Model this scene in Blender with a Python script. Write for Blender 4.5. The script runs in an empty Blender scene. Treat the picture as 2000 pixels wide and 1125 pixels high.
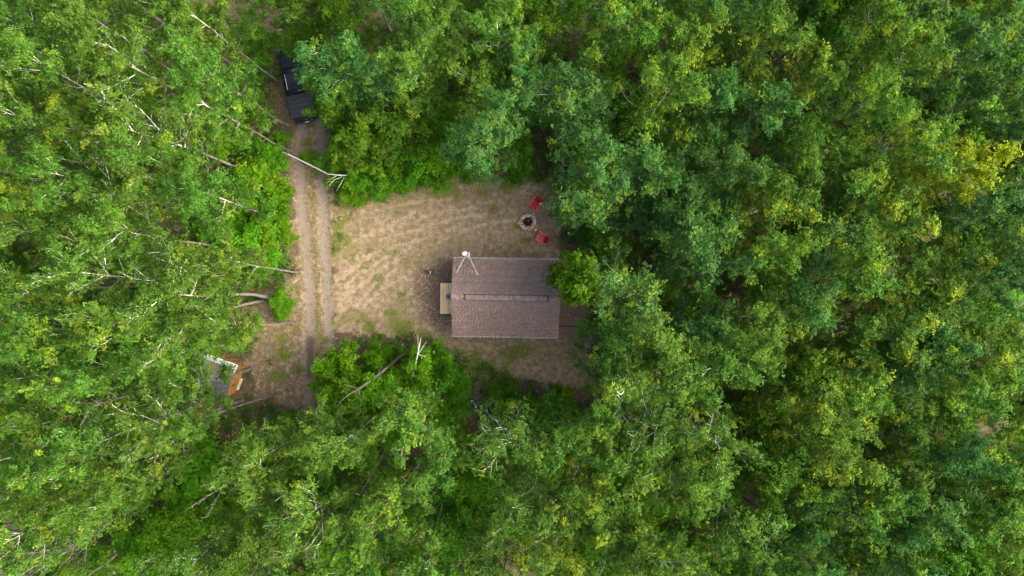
import bpy, bmesh, math, random
import numpy as np
from mathutils import Vector, Matrix, Euler

# ------------------------------------------------------------------ camera, sky, sun, exposure
scn = bpy.context.scene
ALT = 54.0                      # drone height in metres
FPX = 1350.0                    # focal length in photo pixels (2000 wide)
cam_d = bpy.data.cameras.new('camera')
cam_d.sensor_fit = 'HORIZONTAL'
cam_d.angle_x = 2 * math.atan(1000 / FPX)
cam_d.clip_end = 2000
cam_d.clip_start = 0.5
cam = bpy.data.objects.new('camera', cam_d)
cam.location = (0, 0, ALT)
scn.collection.objects.link(cam)
scn.camera = cam

SUN_EL = math.radians(42)
sun_dir = Vector((0.99 * math.cos(SUN_EL), -0.14 * math.cos(SUN_EL), math.sin(SUN_EL)))
world = bpy.data.worlds.new('World')
scn.world = world
world.use_nodes = True
wn = world.node_tree
bg = wn.nodes['Background']
sky = wn.nodes.new('ShaderNodeTexSky')
sky.sky_type = 'NISHITA'
sky.sun_disc = False
sky.sun_elevation = SUN_EL
sky.sun_rotation = math.atan2(sun_dir.x, sun_dir.y)
sky.air_density = 0.75
sky.dust_density = 8.0
sky.ozone_density = 0.3
wn.links.new(sky.outputs[0], bg.inputs[0])
bg.inputs[1].default_value = 0.15

sun_d = bpy.data.lights.new('sun', 'SUN')
sun_d.energy = 0.6
sun_d.angle = math.radians(50)
sun_d.color = (1.0, 0.90, 0.70)
sun_o = bpy.data.objects.new('sun', sun_d)
sun_o.rotation_euler = (-sun_dir).to_track_quat('-Z', 'Y').to_euler()
sun_o.location = (30, -25, 40)
scn.collection.objects.link(sun_o)

scn.view_settings.view_transform = 'Standard'
scn.view_settings.look = 'None'
scn.view_settings.gamma = 1
scn.view_settings.exposure = 2.42
scn.view_settings.use_curve_mapping = False
scn.cycles.max_bounces = 7
scn.cycles.diffuse_bounces = 4
scn.cycles.transmission_bounces = 5
scn.cycles.use_denoising = True
scn.cycles.use_adaptive_sampling = False

rng = np.random.default_rng(11)
random.seed(11)
C = scn.collection

# ------------------------------------------------------------------ helpers
def gp(px, py, h=0.0):
    """photo pixel seen at height h -> plan position in metres"""
    s = (ALT - h) / FPX
    return ((px - 1000) * s, (562.5 - py) * s)

def mesh_np(name, verts, quads=None, tris=None, attrs=None, smooth=False):
    me = bpy.data.meshes.new(name)
    verts = np.asarray(verts, dtype=np.float32).reshape(-1, 3)
    me.vertices.add(len(verts))
    me.vertices.foreach_set('co', verts.ravel())
    li, ls, n = [], [], 0
    if quads is not None and len(quads):
        q = np.asarray(quads, dtype=np.int32).reshape(-1, 4)
        li.append(q.ravel()); ls.append(np.arange(len(q), dtype=np.int32) * 4); n = q.size
    if tris is not None and len(tris):
        t = np.asarray(tris, dtype=np.int32).reshape(-1, 3)
        li.append(t.ravel()); ls.append(n + np.arange(len(t), dtype=np.int32) * 3)
    li = np.concatenate(li); ls = np.concatenate(ls)
    me.loops.add(len(li)); me.loops.foreach_set('vertex_index', li)
    me.polygons.add(len(ls)); me.polygons.foreach_set('loop_start', ls)
    if smooth:
        me.polygons.foreach_set('use_smooth', np.ones(len(ls), dtype=bool))
    me.update(calc_edges=True)
    for k, (dom, arr) in (attrs or {}).items():
        a = me.attributes.new(k, 'FLOAT', dom)
        a.data.foreach_set('value', np.asarray(arr, dtype=np.float32))
    return me

def link(name, me, mat=None, parent=None, loc=(0, 0, 0), rot=(0, 0, 0)):
    o = bpy.data.objects.new(name, me)
    C.objects.link(o)
    o.location = loc
    o.rotation_euler = rot
    if mat is not None and not me.materials:
        me.materials.append(mat)
    if parent is not None:
        o.parent = parent
    return o

def empty(name, loc=(0, 0, 0), rz=0.0):
    o = bpy.data.objects.new(name, None)
    o.empty_display_size = 0.3
    C.objects.link(o)
    o.location = loc
    o.rotation_euler = (0, 0, rz)
    return o

def tag(o, label, cat, group=None):
    o['label'] = label
    o['category'] = cat
    if group:
        o['group'] = group
    return o

def kind(o, k):
    o['kind'] = k
    return o

def box_bm(bm, c, s, rot=None, bevel=0.0):
    r = bmesh.ops.create_cube(bm, size=1.0)
    vs = r['verts']
    M = Matrix.Translation(c) @ (rot.to_matrix().to_4x4() if rot else Matrix.Identity(4)) @ Matrix.Diagonal((*s, 1))
    bmesh.ops.transform(bm, matrix=M, verts=vs)
    if bevel:
        es = list({e for v in vs for e in v.link_edges})
        bmesh.ops.bevel(bm, geom=es, offset=bevel, segments=1, affect='EDGES')

def boxes(name, specs, mat, parent=None, bevel=0.0, loc=(0, 0, 0), rot=(0, 0, 0)):
    bm = bmesh.new()
    for sp in specs:
        box_bm(bm, sp[0], sp[1], sp[2] if len(sp) > 2 else None, bevel)
    me = bpy.data.meshes.new(name)
    bm.to_mesh(me); bm.free()
    return link(name, me, mat, parent, loc, rot)

def prism(name, prof, y0, y1, mat, parent=None, bevel=0.0, axis='y', **kw):
    """extrude a closed profile (list of (a,z)) along an axis"""
    bm = bmesh.new()
    f = []
    for y in (y0, y1):
        f.append([bm.verts.new((a, y, z) if axis == 'y' else (y, a, z)) for a, z in prof])
    n = len(prof)
    bm.faces.new(f[0]); bm.faces.new(f[1][::-1])
    for i in range(n):
        bm.faces.new((f[0][i], f[1][i], f[1][(i + 1) % n], f[0][(i + 1) % n]))
    bmesh.ops.recalc_face_normals(bm, faces=bm.faces)
    if bevel:
        bmesh.ops.bevel(bm, geom=list(bm.edges), offset=bevel, segments=2, affect='EDGES')
    me = bpy.data.meshes.new(name)
    bm.to_mesh(me); bm.free()
    return link(name, me, mat, parent, **kw)

def lathe(name, prof, mat, parent=None, n=20, smooth=True, **kw):
    """surface of revolution about z: prof = list of (r, z)"""
    vs, qs = [], []
    for r, z in prof:
        for k in range(n):
            a = 2 * math.pi * k / n
            vs.append((r * math.cos(a), r * math.sin(a), z))
    for i in range(len(prof) - 1):
        for k in range(n):
            qs.append((i * n + k, i * n + (k + 1) % n, (i + 1) * n + (k + 1) % n, (i + 1) * n + k))
    return link(name, mesh_np(name, vs, qs, smooth=smooth), mat, parent, **kw)

class Tubes:
    """collects tapered tubes along polylines"""
    def __init__(s):
        s.v, s.q, s.n = [], [], 0
    def add(s, pts, rad, k=5):
        pts = np.asarray(pts, float); rad = np.asarray(rad, float)
        t = np.gradient(pts, axis=0)
        t /= np.linalg.norm(t, axis=1, keepdims=True) + 1e-9
        up = np.array([0, 0, 1.0]) if abs(t[0][2]) < 0.9 else np.array([1.0, 0, 0])
        a = np.cross(t, up); a /= np.linalg.norm(a, axis=1, keepdims=True) + 1e-9
        b = np.cross(t, a)
        th = np.arange(k) * 2 * math.pi / k
        ring = (a[:, None, :] * np.cos(th)[None, :, None] + b[:, None, :] * np.sin(th)[None, :, None]) * rad[:, None, None]
        s.v.append((pts[:, None, :] + ring).reshape(-1, 3))
        m = len(pts)
        i = np.arange(m - 1)[:, None] * k
        j = np.arange(k)[None, :]
        q = np.stack([i + j, i + (j + 1) % k, i + k + (j + 1) % k, i + k + j], -1).reshape(-1, 4) + s.n
        s.q.append(q)
        # end cap as one quad when k == 4+ : fan of quads is skipped, tips are thin
        s.n += m * k
    def mesh(s, name):
        return mesh_np(name, np.concatenate(s.v), np.concatenate(s.q), smooth=True)

def tube(name, pts, rad, mat, parent=None, k=6, **kw):
    t = Tubes(); r = [rad] * len(pts) if np.isscalar(rad) else rad
    t.add(pts, r, k)
    return link(name, t.mesh(name), mat, parent, **kw)

# value noise for plan positions
_tab = np.random.default_rng(5).random((256, 256))
def vnoise(x, y):
    xi = np.floor(x).astype(int); yi = np.floor(y).astype(int)
    fx = x - xi; fy = y - yi
    fx = fx * fx * (3 - 2 * fx); fy = fy * fy * (3 - 2 * fy)
    g = lambda a, b: _tab[a % 256, b % 256]
    return (g(xi, yi) * (1 - fx) + g(xi + 1, yi) * fx) * (1 - fy) + (g(xi, yi + 1) * (1 - fx) + g(xi + 1, yi + 1) * fx) * fy
def fbm(x, y, o=4):
    s = 0; a = 0.5; t = 0
    for i in range(o):
        s = s + a * vnoise(x * 2 ** i + 17.3 * i, y * 2 ** i + 9.1 * i); t += a; a *= 0.5
    return s / t

def poly_sd(px, py, poly):
    """signed distance to polygon, positive inside (same unit as input)"""
    P = np.asarray(poly, float)
    d = np.full(px.shape, 1e9); inside = np.zeros(px.shape, bool)
    for i in range(len(P)):
        a = P[i]; b = P[(i + 1) % len(P)]
        ab = b - a
        t = np.clip(((px - a[0]) * ab[0] + (py - a[1]) * ab[1]) / (ab @ ab), 0, 1)
        d = np.minimum(d, np.hypot(px - a[0] - t * ab[0], py - a[1] - t * ab[1]))
        c = ((a[1] > py) != (b[1] > py))
        xs = (b[0] - a[0]) * (py - a[1]) / ((b[1] - a[1]) if b[1] != a[1] else 1e-9) + a[0]
        inside ^= c & (px < xs)
    return np.where(inside, d, -d)

def line_d(px, py, pts):
    P = np.asarray(pts, float)
    d = np.full(px.shape, 1e9)
    for i in range(len(P) - 1):
        a = P[i]; b = P[i + 1]; ab = b - a
        t = np.clip(((px - a[0]) * ab[0] + (py - a[1]) * ab[1]) / (ab @ ab), 0, 1)
        d = np.minimum(d, np.hypot(px - a[0] - t * ab[0], py - a[1] - t * ab[1]))
    return d

def sstep(a, b, x):
    t = np.clip((x - a) / (b - a), 0, 1)
    return t * t * (3 - 2 * t)

# ------------------------------------------------------------------ materials
class NT:
    def __init__(s, name):
        s.m = bpy.data.materials.new(name); s.m.use_nodes = True
        s.t = s.m.node_tree; s.b = s.t.nodes['Principled BSDF']; s.out = s.t.nodes['Material Output']
    def n(s, typ, **kw):
        nd = s.t.nodes.new(typ)
        for k, v in kw.items():
            setattr(nd, k, v)
        return nd
    def l(s, a, b):
        s.t.links.new(a, b)
    def noise(s, scale, detail=4, rough=0.55, coord=None):
        nd = s.n('ShaderNodeTexNoise'); nd.inputs['Scale'].default_value = scale
        nd.inputs['Detail'].default_value = detail; nd.inputs['Roughness'].default_value = rough
        if coord is not None: s.l(coord, nd.inputs['Vector'])
        return nd.outputs[0]
    def ramp(s, fac, stops):
        nd = s.n('ShaderNodeValToRGB')
        e = nd.color_ramp.elements
        while len(e) < len(stops): e.new(0.5)
        for i, (p, c) in enumerate(stops):
            e[i].position = p; e[i].color = (*c, 1)
        s.l(fac, nd.inputs[0]); return nd.outputs[0]
    def mix(s, fac, a, b, mode='MIX'):
        nd = s.n('ShaderNodeMix', data_type='RGBA', blend_type=mode)
        for sock, v in ((nd.inputs[0], fac), (nd.inputs[6], a), (nd.inputs[7], b)):
            if isinstance(v, (int, float)): sock.default_value = v
            elif isinstance(v, tuple): sock.default_value = (*v, 1)
            else: s.l(v, sock)
        return nd.outputs[2]
    def math(s, op, a, b=0.0):
        nd = s.n('ShaderNodeMath', operation=op)
        for i, v in enumerate((a, b)):
            if isinstance(v, (int, float)): nd.inputs[i].default_value = v
            else: s.l(v, nd.inputs[i])
        return nd.outputs[0]
    def attr(s, name):
        return s.n('ShaderNodeAttribute', attribute_name=name).outputs['Fac']
    def coord(s, which='Object'):
        return s.n('ShaderNodeTexCoord').outputs[which]
    def bump(s, h, strength, dist=0.02):
        nd = s.n('ShaderNodeBump'); nd.inputs['Strength'].default_value = strength; nd.inputs['Distance'].default_value = dist
        s.l(h, nd.inputs['Height']); s.l(nd.outputs[0], s.b.inputs['Normal'])

def plain(name, col, rough=0.6, metal=0.0, var=0.25, scale=6.0, bump=0.0):
    """a colour with uneven wear"""
    t = NT(name)
    co = t.coord('Object')
    nz = t.noise(scale, 5, 0.6, co)
    lo = tuple(c * (1 - var) for c in col); hi = tuple(min(1, c * (1 + var)) for c in col)
    t.l(t.ramp(nz, [(0.3, lo), (0.7, hi)]), t.b.inputs['Base Color'])
    t.b.inputs['Roughness'].default_value = rough
    t.b.inputs['Metallic'].default_value = metal
    if bump: t.bump(t.noise(scale * 4, 3, 0.6, co), bump)
    return t.m

def leaf_mat(name, dark, mid, light, tip, gloss=0.6, trans=0.34, spread=0.07):
    t = NT(name)
    tone = t.attr('tone'); tipa = t.attr('tip')
    col = t.ramp(tone, [(0.0, dark), (0.5, mid), (1.0, light)])
    col = t.mix(tipa, col, tip)
    oi = t.n('ShaderNodeObjectInfo')
    hs = t.n('ShaderNodeHueSaturation')
    h = t.math('ADD', t.math('MULTIPLY', oi.outputs['Random'], 0.026), 0.487)
    t.l(h, hs.inputs['Hue'])
    v = t.math('ADD', t.math('MULTIPLY', t.math('FRACT', t.math('MULTIPLY', oi.outputs['Random'], 7.31)), 2 * spread * 2), 1 - spread * 2)
    t.l(v, hs.inputs['Value'])
    t.l(col, hs.inputs['Color'])
    t.l(hs.outputs[0], t.b.inputs['Base Color'])
    t.b.inputs['Roughness'].default_value = gloss
    t.b.inputs['Specular IOR Level'].default_value = 0.10
    tr = t.n('ShaderNodeBsdfTranslucent')
    t.l(t.mix(1.0, hs.outputs[0], (1.35, 1.25, 0.45), 'MULTIPLY'), tr.inputs['Color'])
    mx = t.n('ShaderNodeMixShader'); mx.inputs[0].default_value = trans
    t.l(t.b.outputs[0], mx.inputs[1]); t.l(tr.outputs[0], mx.inputs[2])
    t.l(mx.outputs[0], t.out.inputs['Surface'])
    return t.m

def bark_mat(name, base, dark, light, foot=False):
    t = NT(name)
    co = t.coord('Object')
    mp = t.n('ShaderNodeMapping'); mp.inputs['Scale'].default_value = (1, 1, 0.35)
    t.l(co, mp.inputs['Vector'])
    nz = t.noise(5, 6, 0.7, mp.outputs[0])
    col = t.ramp(nz, [(0.30, dark), (0.45, base), (0.75, light)])
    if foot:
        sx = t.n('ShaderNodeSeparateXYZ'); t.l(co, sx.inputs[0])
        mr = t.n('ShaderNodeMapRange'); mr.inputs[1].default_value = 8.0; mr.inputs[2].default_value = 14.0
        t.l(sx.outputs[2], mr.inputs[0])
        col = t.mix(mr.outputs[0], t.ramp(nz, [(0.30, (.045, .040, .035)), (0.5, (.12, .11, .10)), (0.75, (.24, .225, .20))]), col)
    t.l(col, t.b.inputs['Base Color'])
    t.b.inputs['Roughness'].default_value = 0.85
    t.bump(t.noise(18, 4, 0.6, co), 0.4, 0.02)
    return t.m

M = {}
M['leaf_aspen'] = leaf_mat('leaf_aspen', (0.0223, 0.0670, 0.0047), (0.0465, 0.1153, 0.0102), (0.0818, 0.1674, 0.0214), (0.1860, 0.2418, 0.0130))
M['leaf_blue'] = leaf_mat('leaf_blue', (.016, .060, .009), (.034, .104, .018), (.064, .156, .034), (.16, .24, .010))
M['leaf_yellow'] = leaf_mat('leaf_yellow', (.020, .064, .005), (.043, .112, .010), (.078, .164, .017), (.22, .28, .010))
M['leaf_oak'] = leaf_mat('leaf_oak', (0.0177, 0.0614, 0.0028), (0.0372, 0.1042, 0.0047), (0.0670, 0.1488, 0.0084), (0.1767, 0.2046, 0.0084))
M['leaf_gold'] = leaf_mat('leaf_gold', (.040, .080, .003), (.088, .150, .005), (.150, .215, .008), (.30, .32, .008))
M['leaf_maple'] = leaf_mat('leaf_maple', (0.0279, 0.1004, 0.0019), (0.0595, 0.1711, 0.0037), (0.0977, 0.2306, 0.0074), (0.1581, 0.2790, 0.0093), trans=0.4)
M['leaf_lime'] = leaf_mat('leaf_lime', (.034, .115, .004), (.070, .185, .008), (.115, .250, .015), (.24, .32, .014), trans=0.4)
M['fern'] = leaf_mat('fern', (.018, .068, .004), (.036, .110, .006), (.065, .155, .010), (.12, .16, .015))
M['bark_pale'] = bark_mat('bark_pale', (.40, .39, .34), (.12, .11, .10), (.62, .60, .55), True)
M['bark_grey'] = bark_mat('bark_grey', (.20, .185, .16), (.07, .06, .05), (.32, .30, .27))
M['bark_brown'] = bark_mat('bark_brown', (.080, .068, .056), (.04, .033, .028), (.18, .16, .14))
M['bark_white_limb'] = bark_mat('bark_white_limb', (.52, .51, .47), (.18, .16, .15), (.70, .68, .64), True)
M['bark_white'] = bark_mat('bark_white', (.62, .60, .55), (.16, .14, .13), (.78, .76, .72))

def ground_mat():
    t = NT('ground_soil')
    co = t.coord('Object')
    n1 = t.noise(0.5, 5, 0.6, co); n2 = t.noise(2.6, 6, 0.65, co); n3 = t.noise(11, 5, 0.7, co); n4 = t.noise(26, 4, 0.75, co)
    litter = t.ramp(n3, [(0.30, (.042, .030, .020)), (0.48, (.088, .062, .042)), (0.60, (.138, .100, .070)), (0.75, (.26, .20, .145))])
    litter = t.mix(t.ramp(n2, [(0.40, (0, 0, 0)), (0.58, (.65, .65, .65))]), litter, (.050, .062, .014))
    sand = t.ramp(n2, [(0.36, (.130, .102, .060)), (0.50, (.215, .168, .106)), (0.64, (.330, .262, .178))])
    sand = t.mix(t.ramp(n3, [(0.35, (.75, .75, .75)), (0.55, (0, 0, 0))]), sand, (.145, .106, .064))
    sand = t.mix(t.ramp(n4, [(0.60, (0, 0, 0)), (0.74, (.8, .8, .8))]), sand, (.34, .285, .215))
    sand = t.mix(t.ramp(n1, [(0.44, (0, 0, 0)), (0.62, (.55, .55, .55))]), sand, (.150, .128, .062))
    gravel = t.ramp(n4, [(0.30, (.095, .083, .070)), (0.5, (.178, .156, .134)), (0.72, (.34, .31, .28))])
    gravel = t.mix(t.ramp(n2, [(0.4, (0, 0, 0)), (0.7, (.75, .75, .75))]), gravel, (.175, .142, .100))
    grass = t.ramp(n3, [(0.3, (.050, .072, .012)), (0.5, (.105, .135, .024)), (0.7, (.175, .19, .052))])
    mulch = t.ramp(n4, [(0.34, (.085, .062, .047)), (0.46, (.140, .105, .080)), (0.58, (.205, .158, .125)), (0.72, (.36, .29, .235))])
    streak = t.ramp(n3, [(0.3, (.270, .212, .138)), (0.7, (.380, .310, .218))])
    def edge(a, lo=0.30, hi=0.70, amt=0.55):
        v = t.math('ADD', t.attr(a), t.math('MULTIPLY', t.math('SUBTRACT', n3, 0.5), amt))
        v = t.math('ADD', v, t.math('MULTIPLY', t.math('SUBTRACT', n2, 0.5), amt))
        mr = t.n('ShaderNodeMapRange', interpolation_type='SMOOTHSTEP'); mr.inputs[1].default_value = lo; mr.inputs[2].default_value = hi
        t.l(v, mr.inputs[0]); return mr.outputs[0]
    col = t.mix(edge('yard'), litter, sand)
    col = t.mix(edge('streak', .28, 1.0, 1.1), col, streak)
    col = t.mix(edge('mulch', .3, .95, .9), col, mulch)  # mulch tone, also used for the painted shade east of the cabin
    col = t.mix(edge('gravel', .35, 1.25, 1.2), col, gravel)
    col = t.mix(edge('grass', .42, 1.05, 1.3), col, grass)
    col = t.mix(edge('mud', .3, 1.0, .7), col, (.085, .064, .050))
    t.l(col, t.b.inputs['Base Color'])
    t.b.inputs['Roughness'].default_value = 0.95
    t.b.inputs['Specular IOR Level'].default_value = 0.15
    t.bump(t.math('ADD', n3, t.math('MULTIPLY', n4, 0.6)), 0.9, 0.06)
    return t.m
M['ground'] = ground_mat()

def shingle_mat(name, a, b, c):
    t = NT(name)
    co = t.coord('Object')
    tone = t.attr('tone')
    col = t.ramp(tone, [(0.0, a), (0.5, b), (1.0, c)])
    g = t.noise(60, 3, 0.8, co)
    col = t.mix(0.5, col, t.ramp(g, [(0.3, (.35, .35, .35)), (0.7, (.72, .70, .70))]), 'OVERLAY')
    st = t.noise(0.7, 4, 0.6, co)
    col = t.mix(t.ramp(st, [(0.45, (0, 0, 0)), (0.7, (.28, .28, .28))]), col, (.235, .20, .185))
    t.l(col, t.b.inputs['Base Color'])
    t.b.inputs['Roughness'].default_value = 0.92
    t.b.inputs['Specular IOR Level'].default_value = 0.2
    t.bump(g, 0.5, 0.004)
    return t.m
M['shingle'] = shingle_mat('shingle', (.160, .116, .098), (.210, .157, .134), (.268, .205, .177))
M['shingle_grey'] = shingle_mat('shingle_grey', (.075, .075, .085), (.115, .115, .128), (.165, .165, .18))

def wood_mat(name, a, b, c, axis=1, scale=1.0):
    t = NT(name)
    co = t.coord('Object')
    mp = t.n('ShaderNodeMapping'); sc = [14.0 * scale] * 3; sc[axis] = 0.9 * scale
    mp.inputs['Scale'].default_value = sc
    oi = t.n('ShaderNodeObjectInfo')
    va = t.n('ShaderNodeVectorMath', operation='ADD'); cb = t.n('ShaderNodeCombineXYZ')
    t.l(t.math('MULTIPLY', oi.outputs['Random'], 37.0), cb.inputs[0]); t.l(t.math('MULTIPLY', oi.outputs['Random'], 19.0), cb.inputs[1])
    t.l(co, va.inputs[0]); t.l(cb.outputs[0], va.inputs[1]); t.l(va.outputs[0], mp.inputs['Vector'])
    nz = t.noise(1.0, 6, 0.65, mp.outputs[0])
    col = t.ramp(nz, [(0.28, a), (0.5, b), (0.72, c)])
    hs = t.n('ShaderNodeHueSaturation'); t.l(col, hs.inputs['Color'])
    t.l(t.math('ADD', t.math('MULTIPLY', oi.outputs['Random'], 0.3), 0.85), hs.inputs['Value'])
    t.l(hs.outputs[0], t.b.inputs['Base Color'])
    t.b.inputs['Roughness'].default_value = 0.75
    t.bump(nz, 0.35, 0.004)
    return t.m
M['deck'] = wood_mat('deck_timber', (.55, .35, .15), (.80, .56, .27), (.85, .66, .37))
M['siding'] = wood_mat('siding_timber', (.10, .06, .035), (.17, .105, .06), (.24, .155, .09), axis=2)
M['orange_wood'] = wood_mat('orange_timber', (.20, .090, .022), (.31, .145, .036), (.40, .20, .060), axis=2)
M['pale_board'] = wood_mat('pale_board', (.34, .30, .27), (.52, .47, .43), (.66, .61, .56))
M['white_trim'] = plain('white_trim', (.62, .63, .62), 0.6, var=0.15)
M['white_metal'] = plain('white_metal', (.78, .80, .82), 0.4, var=0.06)
M['gutter'] = plain('gutter_metal', (.20, .22, .19), 0.55, var=0.45, scale=9)
M['pale_metal'] = plain('pale_metal', (.30, .37, .40), 0.5, 0.2, var=0.25, scale=5)
M['rust'] = plain('rusty_sheet', (.14, .068, .045), 0.9, var=0.45, scale=9, bump=0.4)
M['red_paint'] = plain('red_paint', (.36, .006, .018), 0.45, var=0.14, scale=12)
M['sky_lit_red'] = plain('sky_lit_red', (.46, .035, .055), 0.55, var=0.12, scale=10)  # armrests lighter than the seat: extra sky light put into the colour
M['black_metal'] = plain('black_metal', (.018, .019, .021), 0.55, 0.3, var=0.3)
M['vent'] = plain('vent_plastic', (.045, .032, .036), 0.8, var=0.2)
M['char'] = plain('charred', (.016, .014, .013), 0.95, var=0.6, scale=14, bump=0.6)
M['ash'] = plain('ash', (.36, .35, .34), 0.95, var=0.35, scale=20, bump=0.5)
M['blue_grey'] = plain('blue_grey', (.22, .29, .36), 0.5, var=0.2)
M['glass'] = plain('dark_glass', (.012, .016, .020), 0.08, var=0.1)
M['truck'] = plain('truck_paint', (.006, .008, .012), 0.3, var=0.12, scale=3)
M['truck'].node_tree.nodes['Principled BSDF'].inputs['Specular IOR Level'].default_value = 0.3
M['vinyl'] = plain('black_vinyl', (.010, .012, .017), 0.6, var=0.2, scale=5)
M['rubber'] = plain('rubber', (.014, .014, .014), 0.9, var=0.3)
M['chrome'] = plain('chrome', (.55, .56, .58), 0.25, 0.9, var=0.1)
M['red_lens'] = plain('red_lens', (.20, .008, .008), 0.2, var=0.1)
M['clear_lens'] = plain('clear_lens', (.55, .56, .58), 0.1, var=0.05)
M['rock'] = plain('fieldstone', (.48, .39, .31), 0.9, var=0.35, scale=7, bump=0.5)
M['rock_tan'] = plain('tan_fieldstone', (.58, .42, .28), 0.9, var=0.4, scale=7, bump=0.5)
M['rock_rust'] = plain('rusty_fieldstone', (.40, .20, .10), 0.9, var=0.45, scale=7, bump=0.5)
M['rock_grey'] = plain('grey_rock', (.23, .22, .215), 0.9, var=0.4, scale=4, bump=0.6)
M['stump_wood'] = plain('stump_wood', (.10, .050, .036), 0.9, var=0.4, scale=8, bump=0.5)
M['fresh_wood'] = plain('fresh_wood', (.58, .50, .44), 0.8, var=0.2, scale=10)
M['sheet_white'] = plain('plastic_white', (.66, .68, .68), 0.45, var=0.12)
M['sheet_blue'] = plain('plastic_blue', (.34, .46, .54), 0.45, var=0.2)
M['sheet_dark'] = plain('plastic_dark', (.03, .035, .055), 0.5, var=0.2)

# ------------------------------------------------------------------ ground masks (plan shapes in photo pixels at ground level)
YARD = [(650, 520), (662, 470), (690, 412), (730, 392), (790, 378), (835, 352), (900, 350), (1000, 346), (1080, 350), (1100, 420),
        (1100, 500), (1150, 560), (1150, 640), (1160, 760), (1060, 765), (985, 728), (930, 700), (880, 690), (830, 662),
        (770, 648), (700, 655), (656, 650), (648, 580)]
TRK_L = [(562, 60), (575, 150), (590, 250), (587, 330), (588, 400), (598, 480), (604, 560), (606, 650), (603, 760), (600, 900), (590, 1100)]
TRK_R = [(608, 60), (616, 150), (626, 260), (628, 330), (631, 400), (634, 480), (639, 560), (643, 640), (647, 700), (650, 800), (645, 900), (636, 1100)]
OPEN_W = [(560, 250), (600, 240), (655, 260), (660, 340), (700, 400), (660, 480), (650, 640), (660, 800), (560, 800), (500, 780), (470, 720),
          (495, 650), (480, 600), (530, 570), (575, 520), (565, 470), (572, 400), (556, 330)]
STREAKS = [[(655, 625), (690, 570), (735, 530), (790, 500)], [(670, 545), (720, 505), (775, 480), (840, 462)], [(700, 610), (745, 565), (800, 535)], [(690, 470), (740, 450), (800, 436)], [(820, 425), (870, 412), (930, 405)], [(900, 450), (960, 436), (1000, 430)], [(780, 400), (830, 392), (880, 388)], [(662, 615), (667, 585), (680, 555), (705, 532), (740, 512), (765, 490)], [(690, 600), (715, 575), (740, 548), (775, 528)],
           [(640, 560), (668, 540), (700, 515), (730, 495)], [(700, 520), (720, 505), (745, 488)], [(745, 468), (790, 455), (830, 447)],
           [(838, 438), (880, 430), (915, 421), (950, 419)], [(870, 452), (900, 440)], [(760, 440), (800, 420), (815, 412)], [(690, 560), (660, 596)],
           [(720, 590), (760, 548)], [(850, 478), (880, 462)], [(775, 500), (810, 480)]]
GRASS_P = [(720, 488, 9), (690, 500, 7), (735, 540, 16), (735, 562, 8), (780, 575, 7), (965, 408, 14), (945, 375, 20), (870, 375, 26), (850, 350, 22),
           (990, 360, 18), (1030, 470, 10), (1012, 440, 8), (650, 630, 8), (720, 640, 18), (775, 640, 26), (760, 610, 10), (668, 395, 20), (665, 440, 22), (672, 475, 16),
           (655, 500, 10), (550, 660, 16), (560, 690, 20), (540, 740, 18), (555, 610, 14), (940, 715, 38), (970, 745, 30), (905, 750, 22), (1010, 690, 20),
           (585, 720, 10), (620, 690, 10), (622, 580, 6), (616, 480, 6), (614, 420, 7), (612, 380, 9), (612, 340, 12), (605, 300, 16), (650, 320, 20), (570, 440, 8),
           (600, 275, 14), (640, 665, 8), (830, 655, 16), (1080, 360, 12), (925, 790, 20), (580, 640, 12), (575, 560, 10), (1050, 500, 8), (600, 500, 5)]

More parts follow.
